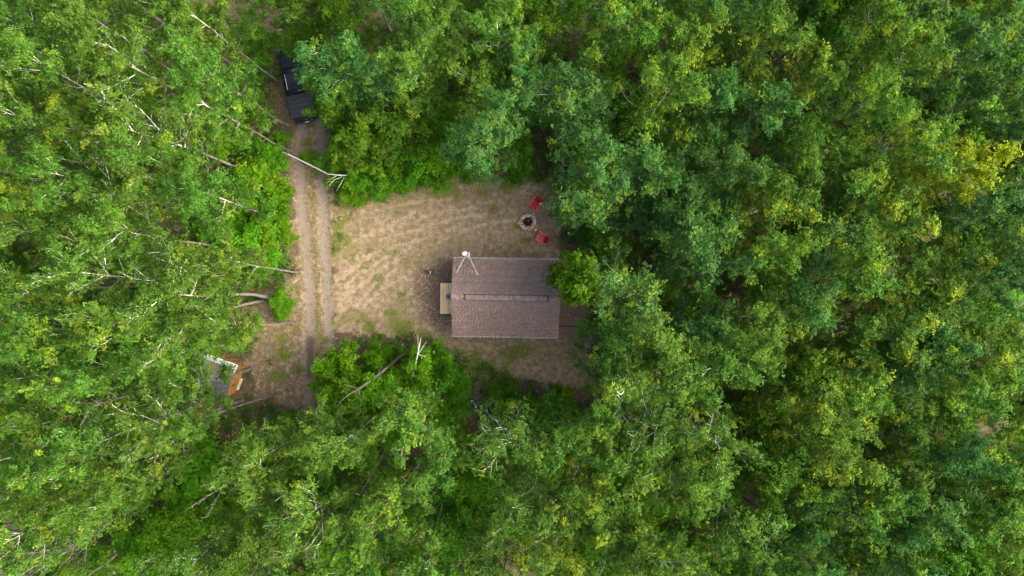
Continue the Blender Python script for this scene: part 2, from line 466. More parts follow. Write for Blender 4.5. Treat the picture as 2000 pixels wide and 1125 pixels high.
def masks(X, Y):
    px = X * 25 + 1000; py = 562.5 - Y * 25
    w = (fbm(px / 22, py / 22) - 0.5) * 46
    w2 = (fbm(px / 9 + 50, py / 9 + 20) - 0.5) * 26
    yard = sstep(-14, 14, poly_sd(px, py, YARD) + w)
    yard = np.maximum(yard, 0.55 * sstep(-10, 14, poly_sd(px, py, OPEN_W) + w))
    dl = line_d(px, py, TRK_L) + w2 * 0.35; dr = line_d(px, py, TRK_R) + w2 * 0.22
    gr = np.maximum(1 - sstep(4, 20, dl), 1 - sstep(4, 18, dr))
    mid = (1 - sstep(14, 30, np.minimum(line_d(px, py, TRK_L), line_d(px, py, TRK_R)))) * 0.22
    gr = np.maximum(gr, mid) * sstep(-40, 140, py - 60)
    st = np.zeros_like(px)
    for s in STREAKS:
        for off in (0, 11):
            st = np.maximum(st, (1 - sstep(1.0, 9, line_d(px + off * 0.6, py + off, s) + w2 * 0.12)) * (0.66 if off == 0 else 0.38))
    mu = (1 - sstep(0.45, 1.15, np.hypot((px - 862) / 50, (py - 575) / 78) + w / 55)) * 0.85
    mu = np.maximum(mu, 0.8 * (1 - sstep(0.5, 1.0, np.hypot((px - 1115) / 40, (py - 625) / 60) + w / 140)))  # shade of overhanging trees painted into the soil with the mulch tone
    mu = np.maximum(mu, 0.75 * (1 - sstep(0.4, 1.0, np.hypot((px - 1060) / 26, (py - 425) / 18) + w / 120)))
    mu = np.maximum(mu, 0.95 * (1 - sstep(14, 27, np.hypot(px - 1031, py - 433) + w2 * 0.5)))
    ga = np.zeros_like(px)
    for (x, y, r) in GRASS_P:
        ga = np.maximum(ga, 1 - sstep(0.35, 1.15, np.hypot((px - x) * 0.8, (py - y) * 1.15) / (r * 1.15) + w / 34 + w2 / 40))
    gm = (1 - sstep(3, 9, np.abs(px - 614 - (py - 450) * 0.04) + w2 * 0.5)) * sstep(260, 300, py) * (1 - sstep(700, 760, py)) * (0.05 + 0.95 * fbm(px / 14, py / 14))
    ga = np.maximum(ga, gm)
    verge = sstep(-26, 0, poly_sd(px, py, YARD) + w) * (1 - sstep(0, 22, poly_sd(px, py, YARD) + w)) * (fbm(px / 30 + 7, py / 30) > 0.5) * 0.8
    ga = np.maximum(ga, verge * (py < 480))
    ga = np.maximum(ga, 0.62 * sstep(0.50, 0.66, fbm(px / 34 + 90, py / 26 + 11)) * sstep(0.3, 0.9, yard) * (1 - sstep(760, 900, px)) * (px > 640))
    md = (1 - sstep(5, 12, np.abs(px - 605) + w2 * 0.4)) * sstep(640, 665, py) * (1 - sstep(725, 760, py))
    md = np.maximum(md, (1 - sstep(3, 7, np.abs(px - 650) + w2 * 0.3)) * sstep(610, 690, py) * (1 - sstep(690, 720, py)))
    return dict(yard=yard, gravel=gr, streak=st * sstep(0.4, 0.8, yard), mulch=mu, grass=ga, mud=md)

def gz(X, Y):
    """gentle relief shared by every ground sheet"""
    px = X * 25 + 1000; py = 562.5 - Y * 25
    z = (fbm(X * 0.35 + 40, Y * 0.35 + 40) - 0.5) * 0.22
    near = np.exp(-((X + 0.5) ** 2 + (Y + 0.7) ** 2) / 60.0)
    z = z * (1 - near)
    d = np.minimum(line_d(px, py, TRK_L), line_d(px, py, TRK_R))
    return z - 0.07 * (1 - sstep(6, 16, d)) * (np.abs(Y) < 24)
def gz1(x, y):
    return float(gz(np.array([x]), np.array([y]))[0])

gx = np.concatenate([[-600, -300, -150, -80, -55], np.arange(-44, 44.01, 0.2), [55, 80, 150, 300, 600]])
gy = np.concatenate([[-600, -300, -150, -80, -45, -32], np.arange(-25, 25.01, 0.2), [32, 45, 80, 150, 300, 600]])
GX, GY = np.meshgrid(gx, gy)
GZ = gz(GX, GY)
MK = masks(GX, GY)
ny, nx = GX.shape
qi = (np.arange(ny - 1)[:, None] * nx + np.arange(nx - 1)[None, :]).ravel()
QUADS = np.stack([qi, qi + 1, qi + 1 + nx, qi + nx], -1)
def qmean(a):
    return 0.25 * (a[:-1, :-1] + a[1:, :-1] + a[:-1, 1:] + a[1:, 1:]).ravel()
def sheet(name, sel, dz):
    q = QUADS[sel]
    u, inv = np.unique(q, return_inverse=True)
    v = np.stack([GX.ravel()[u], GY.ravel()[u], GZ.ravel()[u] + dz], -1)
    me = mesh_np(name, v, inv.reshape(-1, 4), attrs={k: ('POINT', a.ravel()[u]) for k, a in MK.items()}, smooth=True)
    return kind(link(name, me, M['ground']), 'structure')
sheet('forest_floor', np.ones(len(QUADS), bool), 0.0)
pq = qmean(GX) * 25 + 1000; pqy = 562.5 - qmean(GY) * 25
sheet('dirt_yard', (qmean(MK['yard']) > 0.5) & (pq > 645), 0.004)
sheet('driveway', (qmean(MK['gravel']) > 0.30) & (np.abs(qmean(GY)) < 22) & (pq < 700), 0.008)

# ------------------------------------------------------------------ cabin
def shingle_courses(name, L, run, rise, parent, mat, seed, expo=0.142, tab=(0.14, 0.34), thick=0.016):
    """courses of separate laminated tabs on one slope; local x along ridge, y down the slope in plan from 0 to run"""
    r = np.random.default_rng(seed)
    slope = math.hypot(run, rise); n = int(slope / expo) + 1
    vs, qs, tone = [], [], []
    def P(x, s, lift):
        k = s / slope
        return (x, k * run + lift * rise / slope, -k * rise + lift * run / slope)
    for c in range(n):
        s0 = c * expo; s1 = min(s0 + expo + 0.004, slope + 0.02)
        x = -L / 2 - r.random() * 0.2
        ct = r.normal(0, 0.09)
        while x < L / 2:
            w = r.uniform(*tab); x0 = max(x, -L / 2); x1 = min(x + w, L / 2); x += w
            if x1 - x0 < 0.01: continue
            lift = thick + r.choice([0, 0.007, 0.011]); dn = s1 - (0 if c == n - 1 else 0) + r.normal(0, 0.003)
            b = len(vs)
            g = 0.0025
            for (xx, ss, ll) in ((x0 + g, s0 - 0.01, 0.002), (x1 - g, s0 - 0.01, 0.002), (x1 - g, dn, lift), (x0 + g, dn, lift), (x0 + g, dn, -0.004), (x1 - g, dn, -0.004), (x0 + g, s0, -0.004), (x1 - g, s0, -0.004)):
                vs.append(P(xx, ss, ll))
            qs += [(b, b + 3, b + 2, b + 1), (b + 3, b + 4, b + 5, b + 2), (b, b + 6, b + 4, b + 3), (b + 1, b + 2, b + 5, b + 7)]
            tone += [float(np.clip(0.48 + ct + r.normal(0, 0.17), 0, 1))] * 4
    return kind(link(name, mesh_np(name, vs, qs, attrs={'tone': ('FACE', tone)}), mat, parent), 'stuff')

def tile_mesh(name, sx, sy, sz, tone):
    bm = bmesh.new(); box_bm(bm, (0, 0, 0), (sx, sy, sz), None, 0.004)
    me = bpy.data.meshes.new(name); bm.to_mesh(me); bm.free()
    a = me.attributes.new('tone', 'FLOAT', 'FACE'); a.data.foreach_set('value', [tone] * len(me.polygons))
    return me

EAVE, RISE, LEN, WID = 2.62, 1.35, 7.90, 5.70
HALF = WID / 2
cabin = tag(empty('cabin', (-0.48, -0.72, 0.0), math.radians(-0.9)), 'small one room cabin with brown shingled gable roof beside the dirt yard', 'cabin')
WX, WY = LEN / 2 - 0.32, HALF - 0.38           # wall half sizes
boxes('foundation', [((0, 0, 0.12), (2 * WX - 0.1, 2 * WY - 0.1, 0.30))], M['rock_grey'], cabin)
wall_prof = [(-WY, 0.26), (WY, 0.26), (WY, EAVE - 0.02), (0, EAVE + RISE * WY / HALF - 0.05), (-WY, EAVE - 0.02)]
wall_prof = [(a, z if abs(a) < .01 or z < 1 else EAVE + RISE * (1 - WY / HALF) - 0.07) for a, z in wall_prof]
wall_prof[3] = (0, EAVE + RISE - 0.07)
wall = prism('wall', wall_prof, -WX, WX, M['siding'], cabin, axis='x')
for sy in (-1, 1):                              # battens on the long walls
    for i in range(18):
        x = -WX + 0.2 + i * (2 * WX - 0.4) / 17
        boxes('batten', [((x, sy * (WY + 0.012), 1.45), (0.05, 0.028, 2.3))], M['siding'], wall)
roof = empty('roof', (0, 0, 0)); roof.parent = cabin
for sy in (-1, 1):
    sl = empty('roof_slope', (0, 0, EAVE + RISE)); sl.parent = roof; sl.rotation_euler = (0, 0, 0 if sy > 0 else math.pi)
    # deck of the slope
    n = Vector((0, RISE, HALF)).normalized(); t_ = 0.06
    prism('roof_deck', [(0, -0.002), (HALF, -RISE - 0.002), (HALF, -RISE - 0.07), (0, -0.07)], -LEN / 2 + 0.01, LEN / 2 - 0.01, M['bark_brown'], sl, axis='x')
    shingle_courses('shingles', LEN, HALF, RISE, sl, M['shingle'], 3 + sy)
ang = math.atan2(RISE, HALF)
cap_meshes = [tile_mesh('ridge_cap', 0.20, 0.165, 0.012, t) for t in (0.05, 0.35, 0.55, 0.85)]
vent_cap_meshes = [tile_mesh('vent_cap', 0.20, 0.21, 0.014, t) for t in (0.0, 0.3, 0.5, 0.8)]
rr = random.Random(4)
VX0, VX1 = -2.90, 3.06                          # raised ridge vent extent in cabin coordinates
i = 0; x = -LEN / 2 + 0.1
while x < LEN / 2:
    onv = VX0 < x < VX1
    for sy in (-1, 1):
        me = rr.choice(vent_cap_meshes if onv else cap_meshes)
        w = 0.21 if onv else 0.165
        z = EAVE + RISE + (0.062 if onv else 0.024) - 0.5 * w * math.sin(ang)
        link('ridge_cap', me, M['shingle'], roof, (x, sy * 0.5 * w * math.cos(ang), z), (-sy * ang, math.radians(-2.2), 0))
    x += 0.178
prism('ridge_vent', [(-0.240, -0.240 * RISE / HALF + 0.045), (0, 0.045), (0.240, -0.240 * RISE / HALF + 0.045), (0.243, -0.243 * RISE / HALF - 0.01), (0, -0.01), (-0.243, -0.243 * RISE / HALF - 0.01)],
      VX0 - 0.13, VX1 + 0.11, M['vent'], roof, axis='x', loc=(0, 0, EAVE + RISE))
for sx in (-1, 1):                              # rake boards
    for sy in (-1, 1):
        boxes('rake_board', [((sx * (LEN / 2 - 0.005), sy * HALF / 2, EAVE + RISE / 2 - 0.075), (0.03, math.hypot(HALF, RISE) - 0.02, 0.13), Euler((-sy * ang, 0, 0)))], M['siding'], roof)
for sy in (-1, 1):
    g = prism('gutter', [(0.03, 0.0), (0.045, -0.10), (0.115, -0.10), (0.135, 0.0), (0.125, 0.0), (0.108, -0.088), (0.052, -0.088), (0.04, 0.0)], -LEN / 2, LEN / 2, M['gutter'], cabin, axis='x',
              loc=(0, sy * (HALF - 0.01), EAVE - 0.02), rot=(0, 0, 0 if sy > 0 else math.pi))
    dm = bmesh.new(); 
    xs = np.arange(-LEN / 2 + 0.12, LEN / 2, 0.245)
    bmb = bmesh.new(); box_bm(bmb, (0, 0.085, 0.008), (0.028, 0.125, 0.006)); bme = bpy.data.meshes.new('gutter_strap'); bmb.to_mesh(bme); bmb.free()
    for k, xx in enumerate(xs):
        if rr.random() < 0.80:
            link('gutter_strap', bme, M['white_trim'], g, (xx + rr.uniform(-.04, .04), 0, 0))
    # leaf debris lying in the trough
    r = np.random.default_rng(30 + sy); n = 420
    c = np.stack([r.uniform(-LEN / 2 + .02, LEN / 2 - .02, n), r.uniform(0.055, 0.115, n), r.uniform(-0.075, -0.02, n)], -1)
    a = r.uniform(0, 6.28, n); s = r.uniform(.012, .03, n)
    d = np.stack([np.cos(a) * s, np.sin(a) * s * 0.6, r.normal(0, .006, n)], -1); e = np.stack([-np.sin(a) * s, np.cos(a) * s * 0.6, r.normal(0, .006, n)], -1)
    v = np.stack([c - d, c + e, c + d, c - e], 1).reshape(-1, 3)
    kind(link('gutter_debris', mesh_np('gutter_debris', v, np.arange(4 * n).reshape(-1, 4)), M['ash'], g), 'stuff')
    boxes('downspout', [((LEN / 2 - 0.25, sy * (HALF + 0.07), 1.25), (0.07, 0.06, 2.5))], M['gutter'], cabin, 0.006)
# door on the deck gable, windows on the long walls
door = boxes('door', [((-WX - 0.03, -0.1, 1.32), (0.05, 0.92, 2.02))], M['white_trim'], cabin, 0.006)
lathe('door_handle', [(0, 0), (.03, .005), (.03, .03), (0, .045)], M['chrome'], door, 10, loc=(-WX - 0.055, 0.24, 1.25), rot=(0, -math.pi / 2, 0))
boxes('door_frame', [((-WX - 0.015, -0.1 + s * 0.51, 1.34), (0.07, 0.08, 2.1)) for s in (-1, 1)] + [((-WX - 0.015, -0.1, 2.42), (0.07, 1.1, 0.08))], M['siding'], door)
for (x, sy) in ((-2.0, 1), (1.6, 1), (-1.2, -1), (1.9, -1)):
    wdw = boxes('window', [((x, sy * (WY + 0.012), 1.6), (0.95, 0.04, 0.85))], M['glass'], cabin)
    boxes('window_frame', [((x + s * 0.5, sy * (WY + 0.03), 1.6), (0.07, 0.05, 1.0)) for s in (-1, 1)] + [((x, sy * (WY + 0.03), 1.6 + s * 0.465), (0.93, 0.05, 0.07)) for s in (-1, 1)] + [((x, sy * (WY + 0.034), 1.6), (0.04, 0.03, 0.86))], M['white_trim'], wdw)

# deck of separate planks at the gable end
deck = tag(empty('wooden_deck', (-4.93, -0.815, 0.0), math.radians(-0.6)), 'small landing of fresh yellow planks at the cabin gable', 'deck')
DW, DL = 1.28, 2.40
npl = 9
for k in range(npl):
    w = DW / npl
    x = -DW / 2 + (k + 0.5) * w
    o = boxes('plank', [((0, 0, 0), (w - 0.008, DL + random.uniform(-.012, .012), 0.036))], M['deck'], deck, 0.003, loc=(x, random.uniform(-.006, .006), 0.34 + random.uniform(-.002, .002)))
for y in (-1.1, 0, 1.1):
    boxes('joist', [((0, y, 0.25), (DW - 0.05, 0.045, 0.14))], M['deck'], deck)
for sx in (-1, 1):
    for sy in (-1, 1):
        boxes('post', [((sx * 0.52, sy * 1.02, 0.07), (0.09, 0.09, 0.24))], M['deck'], deck)
pot = tag(empty('charcoal_pot', (-4.905, -0.66, 0.358)), 'round black pot with pale inner ring standing on the plank landing', 'pot')
lathe('bowl', [(0, 0.0), (.13, 0.0), (.17, .03), (.205, .30), (.215, .315), (.205, .325), (.185, .315), (.16, .22), (0, .20)], M['black_metal'], pot, 28)
lathe('inner_plate', [(.17, .285), (.15, .30), (.085, .295), (.08, .28)], M['blue_grey'], pot, 28)
lathe('lid_knob', [(.085, .282), (.07, .305), (.03, .33), (0, .335)], M['vinyl'], pot, 20)

# antenna mast at the yard side eave
ant = tag(empty('antenna', (-3.36, 2.36, 0.0)), 'white dish antenna with two thin braces at the cabin eave', 'antenna')
tube('mast', [(0, 0, 0.0), (0, 0, 3.25), (0, 0, 3.5)], 0.028, M['white_metal'], ant, 10)
dish = lathe('dish', [(0, 0), (.10, .012), (.17, .04), (.20, .062), (.205, .064), (.17, .05), (.10, .025), (0, .012)], M['white_metal'], ant, 24, loc=(-0.08, 0.12, 3.52), rot=(math.radians(-35), math.radians(-12), 0))
tube('feed_arm', [(0, 0, 0.02), (0.0, 0.05, 0.20)], 0.012, M['white_metal'], dish, 6)
lathe('feed_cap', [(0, 0.0), (.03, .0), (.03, .05), (0, .06)], M['white_metal'], dish, 10, loc=(0, 0.05, 0.19))
boxes('panel', [((0.22, 0.10, 3.46), (0.045, 0.34, 0.30))], M['white_metal'], ant, 0.01)
boxes('junction_box', [((0.09, 0.02, 3.38), (0.17, 0.15, 0.16))], M['blue_grey'], ant, 0.012)
boxes('cross_arm', [((0.08, 0.0, 3.36), (0.36, 0.04, 0.04))], M['white_metal'], ant, 0.004)
def roof_z(xw, yw):
    return EAVE + RISE * (1 - abs(yw + 0.72) / HALF)
for (ex, ey, sx) in ((-0.72, -1.22, -0.06), (0.83, -1.36, 0.20)):
    xw, yw = -3.36 + ex, 2.36 + ey
    b = tube('brace', [(sx, -0.02, 3.34), (ex, ey, roof_z(xw, yw) + 0.04)], 0.0165, M['white_metal'], ant, 6)
    boxes('foot_plate', [((ex, ey, roof_z(xw, yw) + 0.028), (0.10, 0.08, 0.012), Euler((-ang, 0, 0)))], M['white_metal'], b)
boxes('wall_bracket', [((0, -0.27, 2.3), (0.08, 0.52, 0.05))], M['white_metal'], ant)

# ------------------------------------------------------------------ fire pit, chairs, grate, stump
def stone_mesh(name, seed, s):
    r = random.Random(seed)
    bm = bmesh.new(); bmesh.ops.create_icosphere(bm, subdivisions=1, radius=1.0)
    for v in bm.verts:
        k = r.uniform(0.78, 1.15); v.co = Vector((v.co.x * s[0] * k, v.co.y * s[1] * k, v.co.z * s[2] * k))
    me = bpy.data.meshes.new(name); bm.to_mesh(me); bm.free()
    return me
fx, fy = gp(1031, 433.5, 0.2)
pit = tag(empty('fire_pit', (fx, fy, gz1(fx, fy))), 'round fire pit ringed with tan stones between the red chairs', 'fire pit')
stones = [stone_mesh('stone', 100 + k, (random.uniform(.095, .135), random.uniform(.07, .105), random.uniform(.06, .085))) for k in range(12)]
for me, mk in zip(stones, ['rock', 'rock_tan', 'rock_rust', 'rock_tan'] * 3):
    me.materials.append(M[mk])
for layer, (cnt, rad, z) in enumerate(((17, 0.60, 0.05), (16, 0.53, 0.15), (13, 0.44, 0.25))):
    for k in range(cnt):
        a = 2 * math.pi * (k + 0.5 * layer) / cnt + random.uniform(-.06, .06); q = rad + random.uniform(-.03, .03)
        o = link('stone', random.choice(stones), None, pit, (q * math.cos(a), q * math.sin(a), z + random.uniform(-.015, .015)), (random.uniform(-.3, .3), random.uniform(-.3, .3), a + random.uniform(-.4, .4) + 1.57))
lathe('fire_bowl', [(0, .03), (.22, .035), (.27, .06), (.30, .27), (.315, .275), (.325, .26), (.30, .03)], M['char'], pit, 26)
for k in range(4):
    a = k * 1.7; tube('charred_log', [(-.2 * math.cos(a), -.2 * math.sin(a), .08 + .02 * k), (.17 * math.cos(a), .17 * math.sin(a), .12 + .03 * k)], [0.04, 0.03], M['char'], pit, 7)
link('ash_lump', stone_mesh('ash_lump', 9, (.055, .045, .04)), M['ash'], pit, (0.03, 0.10, 0.2))
for k, (dx, dy) in enumerate(((.66, -.52), (.60, -.62), (-.70, -.1), (.45, .66))):
    sx, sy = fx + dx, fy + dy
    o = link('loose_stone', stones[k + 2], None, None, (sx, sy, gz1(sx, sy) + 0.02), (0, 0, k))
    tag(o, ['rusty tan stone lying loose between fire pit and lower chair', 'small loose stone on the soil near the fire pit rim', 'pale loose stone on the yard side of the fire pit', 'loose stone between fire pit and wire grate'][k], 'stone', 'loose stones by the fire pit')
g_x, g_y = gp(1051, 424)
grate = tag(empty('grill_grate', (g_x, g_y, gz1(g_x, g_y) + 0.02), math.radians(-72)), 'rusty wire grill grate lying on ashy soil by the fire pit', 'grate')
gm = M['rock_grey']
boxes('frame', [((0, s * 0.21, 0), (0.62, 0.018, 0.018)) for s in (-1, 1)] + [((s * 0.30, 0, 0), (0.018, 0.402, 0.018)) for s in (-1, 1)], gm, grate)
for k in range(7):
    boxes('bar', [((-0.24 + k * 0.08, 0, 0.004), (0.010, 0.40, 0.010))], gm, grate)

def adirondack(loc, rz, label):
    """plastic-look adirondack: +y is the way it faces"""
    t = tag(empty('adirondack_chair', loc, rz), label, 'chair', 'red chairs by the fire pit')
    m = M['red_paint']
    for k in range(7):                                      # seat slats falling back
        y = 0.34 - k * 0.082
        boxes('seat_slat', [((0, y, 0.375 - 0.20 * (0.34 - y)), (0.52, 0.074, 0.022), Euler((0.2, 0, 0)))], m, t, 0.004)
    lean = math.radians(28)
    hs = [0.66, 0.74, 0.78, 0.74, 0.66]
    for k in range(5):
        x = (k - 2) * 0.108
        L = hs[k]
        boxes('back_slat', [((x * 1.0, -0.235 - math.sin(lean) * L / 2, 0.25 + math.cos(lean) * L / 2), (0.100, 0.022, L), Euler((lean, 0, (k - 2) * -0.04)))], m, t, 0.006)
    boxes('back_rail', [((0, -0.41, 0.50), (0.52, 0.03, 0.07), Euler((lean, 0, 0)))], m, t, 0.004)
    for s in (-1, 1):
        bm = bmesh.new()
        prof = [(s * 0.27, -0.42), (s * 0.36, -0.42), (s * 0.415, 0.20), (s * 0.41, 0.36), (s * 0.36, 0.40), (s * 0.28, 0.38), (s * 0.243, 0.20)]
        lo = [bm.verts.new((a, b, 0.55 + 0.02 * b)) for a, b in prof]; hi = [bm.verts.new((a, b, 0.58 + 0.02 * b)) for a, b in prof]
        bm.faces.new(lo); bm.faces.new(hi)
        for q in range(len(prof)):
            bm.faces.new((lo[q], lo[(q + 1) % len(prof)], hi[(q + 1) % len(prof)], hi[q]))
        bmesh.ops.recalc_face_normals(bm, faces=bm.faces)
        me = bpy.data.meshes.new('armrest'); bm.to_mesh(me); bm.free()
        link('armrest', me, M['sky_lit_red'], t)
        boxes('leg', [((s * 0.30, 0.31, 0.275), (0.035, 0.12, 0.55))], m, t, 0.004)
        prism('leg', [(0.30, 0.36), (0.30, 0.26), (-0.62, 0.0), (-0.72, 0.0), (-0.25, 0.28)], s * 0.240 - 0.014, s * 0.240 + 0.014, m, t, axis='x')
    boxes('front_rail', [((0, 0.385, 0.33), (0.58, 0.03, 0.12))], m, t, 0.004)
    return t
for (px, py, fxv, fyv, lab) in ((1046, 399.5, -13, -19, 'red adirondack chair beside the fire pit, across from the cabin'),
                                (1057.5, 464.5, -18, 9, 'red adirondack chair between the fire pit and the cabin roof')):
    x, y = gp(px, py, 0.4)
    adirondack((x, y, gz1(x, y)), math.atan2(fyv, fxv) - math.pi / 2, lab)

sx_, sy_ = gp(840, 532)
st = empty('chopping_stump', (sx_, sy_, gz1(sx_, sy_))); st.scale = (1.4, 1.4, 1.4)
tag(st, 'small dark stump with a pale split face on the yard before the deck', 'stump')
link('log_piece', stone_mesh('log_piece', 61, (.20, .13, .13)), M['stump_wood'], st, (-0.08, 0.02, 0.09), (0, 0, -0.2))
tube('root', [(-0.12, 0.02, 0.10), (-0.24, 0.05, 0.05), (-0.36, 0.06, 0.01)], [.075, .05, .02], M['stump_wood'], st)
link('bark_shell', stone_mesh('bark_shell', 62, (.12, .17, .12)), M['sheet_dark'], st, (0.15, -0.02, 0.10), (0, 0, 0.3))
boxes('split_face', [((0.04, 0.0, 0.20), (0.05, 0.16, 0.05), Euler((0, .3, -.15)))], M['fresh_wood'], st, 0.012)

def crumple(name, pts, mat, parent, seed, n=7, amp=0.05):
    """a creased sheet between four corners"""
    r = np.random.default_rng(seed)
    P = [np.array(p, float) for p in pts]
    vs = []
    for i in range(n):
        for j in range(n):
            u, v = i / (n - 1), j / (n - 1)
            p = P[0] * (1 - u) * (1 - v) + P[1] * u * (1 - v) + P[2] * u * v + P[3] * (1 - u) * v
            vs.append(p + r.normal(0, amp * 0.35, 3) * (1, 1, 1) + np.array([0, 0, amp * abs(r.normal())]))
    qs = [(i * n + j, (i + 1) * n + j, (i + 1) * n + j + 1, i * n + j + 1) for i in range(n - 1) for j in range(n - 1)]
    o = link(name, mesh_np(name, vs, qs), mat, parent)
    md = o.modifiers.new('thick', 'SOLIDIFY'); md.thickness = 0.012
    return o
tx, ty = gp(929, 787)
tp = tag(empty('plastic_sheet', (tx, ty, gz1(tx, ty) + 0.04)), 'crumpled white and pale blue plastic sheet in the grass below the cabin', 'plastic sheet')
crumple('white_flap', [(-.40, .22, .02), (-.12, .24, .05), (-.14, .10, .08), (-.32, .06, .03)], M['sheet_white'], tp, 1)
crumple('dark_fold', [(-.16, .16, .02), (.14, .20, .02), (.16, .05, .04), (-.16, .04, .04)], M['sheet_dark'], tp, 2)
crumple('blue_fold', [(-.18, .06, .10), (.18, .06, .12), (.16, -.14, .07), (-.14, -.10, .06)], M['sheet_blue'], tp, 3)
crumple('white_tail', [(-.12, -.12, .04), (.10, -.10, .05), (.06, -.40, .02), (-.02, -.38, .02)], M['sheet_white'], tp, 4)
bx_, by_ = gp(949, 908)
bo = link('boulder', stone_mesh('boulder', 77, (.42, .30, .28)), M['rock_grey'], None, (bx_, by_, gz1(bx_, by_) + 0.08), (0, 0, .4))
tag(bo, 'grey lichened boulder among the saplings below the plastic sheet', 'boulder')
px_, py_ = gp(1110, 637)
pl = boxes('drain_pipe', [], M['black_metal']) if False else tube('drain_pipe', [(-0.8, 0.02, 0), (0, 0, 0), (0.85, -0.04, 0)], 0.05, M['black_metal'], None, 8, loc=(px_, py_, gz1(px_, py_) + 0.04))
tag(pl, 'thin dark pipe lying on the shaded soil at the cabin end', 'pipe')

# ------------------------------------------------------------------ shed
SX, SY = gp(412, 736, 2.3)
shed = tag(empty('shed', (SX, SY, gz1(SX, SY)), math.radians(-20)), 'small shed with grey shingled roof and orange wooden wall under the trees', 'shed')
SL, SW, SE, SR = 3.0, 2.7, 1.85, 0.6       # roof length, width, eave height, rise
swx, swy = SL / 2 - 0.12, SW / 2 - 0.18
zs = lambda a: SE + SR * (1 - abs(a) / (SW / 2)) - 0.07
prism('wall', [(-swy, 0), (swy, 0), (swy, zs(swy)), (0, zs(0)), (-swy, zs(swy))], -swx, swx, M['orange_wood'], shed, axis='x')
n_b = 9
for k in range(n_b):                         # upright boards of the gable wall that faces the cabin
    w = 2 * swy / n_b; y = -swy + (k + 0.5) * w
    h = zs(max(abs(y - w / 2), abs(y + w / 2))) - 0.02
    boxes('wall_board', [((swx + 0.012, y, h / 2 + 0.02), (0.022, w - 0.012, h))], M['orange_wood'], shed)
sd = boxes('door', [((swx + 0.036, -0.1, 0.98), (0.025, 0.8, 1.8))], M['orange_wood'], shed, 0.004)
boxes('dark_strip', [((swx + 0.055, -0.30, 1.2), (0.014, 0.09, 0.7), Euler((0.12, 0, 0)))], M['black_metal'], sd)  # dark upright strip on the door
sroof = empty('roof', (0, 0, 0)); sroof.parent = shed
for sy in (-1, 1):
    sl = empty('roof_slope', (0, 0, SE + SR)); sl.parent = sroof; sl.rotation_euler = (0, 0, 0 if sy > 0 else math.pi)
    prism('roof_deck', [(0, -0.002), (SW / 2, -SR - 0.002), (SW / 2, -SR - 0.05), (0, -0.05)], -SL / 2 + 0.01, SL / 2 - 0.01, M['bark_brown'], sl, axis='x')
    shingle_courses('shingles', SL, SW / 2, SR, sl, M['shingle_grey'], 20 + sy)
sang = math.atan2(SR, SW / 2)
def on_roof(name, x, y, sx, sy, lift, mat, th=0.02, bev=0.0):
    z = SE + SR * (1 - abs(y) / (SW / 2)) + lift
    return boxes(name, [((x, y, z), (sx, sy, th), Euler((-math.copysign(sang, y), 0, 0)))], mat, sroof, bev)
for k in range(6):                           # pale metal sheets along the eave, rusted strip above them
    on_roof('metal_sheet', -1.0 + k * 0.44, 1.22, 0.43, 0.36, 0.045 + 0.004 * (k % 2), M['pale_metal'])
    on_roof('rusty_sheet', -1.0 + k * 0.44, 0.80, 0.425, 0.30, 0.04 + 0.004 * (k % 2), M['rust'])
on_roof('eave_trim', 0.1, 1.40, 2.75, 0.05, 0.06, M['white_trim'], 0.03)
on_roof('rake_trim', 1.46, 1.02, 0.07, 0.76, 0.065, M['white_trim'], 0.03)
for s in (-1, 1):
    boxes('fascia', [((SL / 2 + 0.012, s * SW / 4, SE + SR / 2 - 0.05), (0.022, math.hypot(SW / 2, SR) - 0.03, 0.12), Euler((-s * sang, 0, 0)))], M['bark_brown'], sroof)
lx, ly = gp(464.5, 749, 0.15)
ld = tag(empty('landing_board', (lx, ly, gz1(lx, ly)), math.radians(-22)), 'pale weathered board step lying before the orange shed wall', 'board')
for k in range(3):
    boxes('plank', [((-0.16 + k * 0.16, 0, 0.14 + 0.003 * k), (0.152, 0.96 - 0.1 * (k == 0), 0.035))], M['pale_board'], ld, 0.004)
for y in (-.35, .35):
    boxes('bearer', [((0, y, 0.06), (0.44, 0.09, 0.12))], M['pale_board'], ld)
link('knot_hole', stone_mesh('knot_hole', 5, (.05, .08, .012)), M['bark_brown'], ld, (0.02, -0.15, 0.165))

# ------------------------------------------------------------------ pickup truck
TR = Vector((-15.83, 12.95, 0)); TH = math.atan2(0.975, -0.215) - math.pi / 2       # rear centre, heading (+y local is forward)
truck = tag(empty('pickup_truck', (TR.x, TR.y, gz1(TR.x, TR.y + 2.8)), TH), 'black crew cab pickup truck with covered bed parked under the trees', 'truck')
tp_ = M['truck']
def loft(name, secs, mat, parent, bevel=0.0):
    """boxy loft along y: secs = (y, half width bottom, half width top, z0, z1)"""
    bm = bmesh.new(); rings = []
    for (y, wb, wt, z0, z1) in secs:
        zm = z0 + (z1 - z0) * 0.55
        rings.append([bm.verts.new(p) for p in ((-wb, y, z0), (wb, y, z0), (wb * 1.02, y, zm), (wt, y, z1 - 0.04), (wt - 0.07, y, z1), (-wt + 0.07, y, z1), (-wt, y, z1 - 0.04), (-wb * 1.02, y, zm))])
    for a, b in zip(rings[:-1], rings[1:]):
        for k in range(8):
            bm.faces.new((a[k], a[(k + 1) % 8], b[(k + 1) % 8], b[k]))
    bm.faces.new(rings[0]); bm.faces.new(rings[-1][::-1])
    bmesh.ops.recalc_face_normals(bm, faces=bm.faces)
    if bevel:
        bmesh.ops.bevel(bm, geom=list(bm.edges), offset=bevel, segments=1, affect='EDGES')
    me = bpy.data.meshes.new(name); bm.to_mesh(me); bm.free()
    return link(name, me, mat, parent)
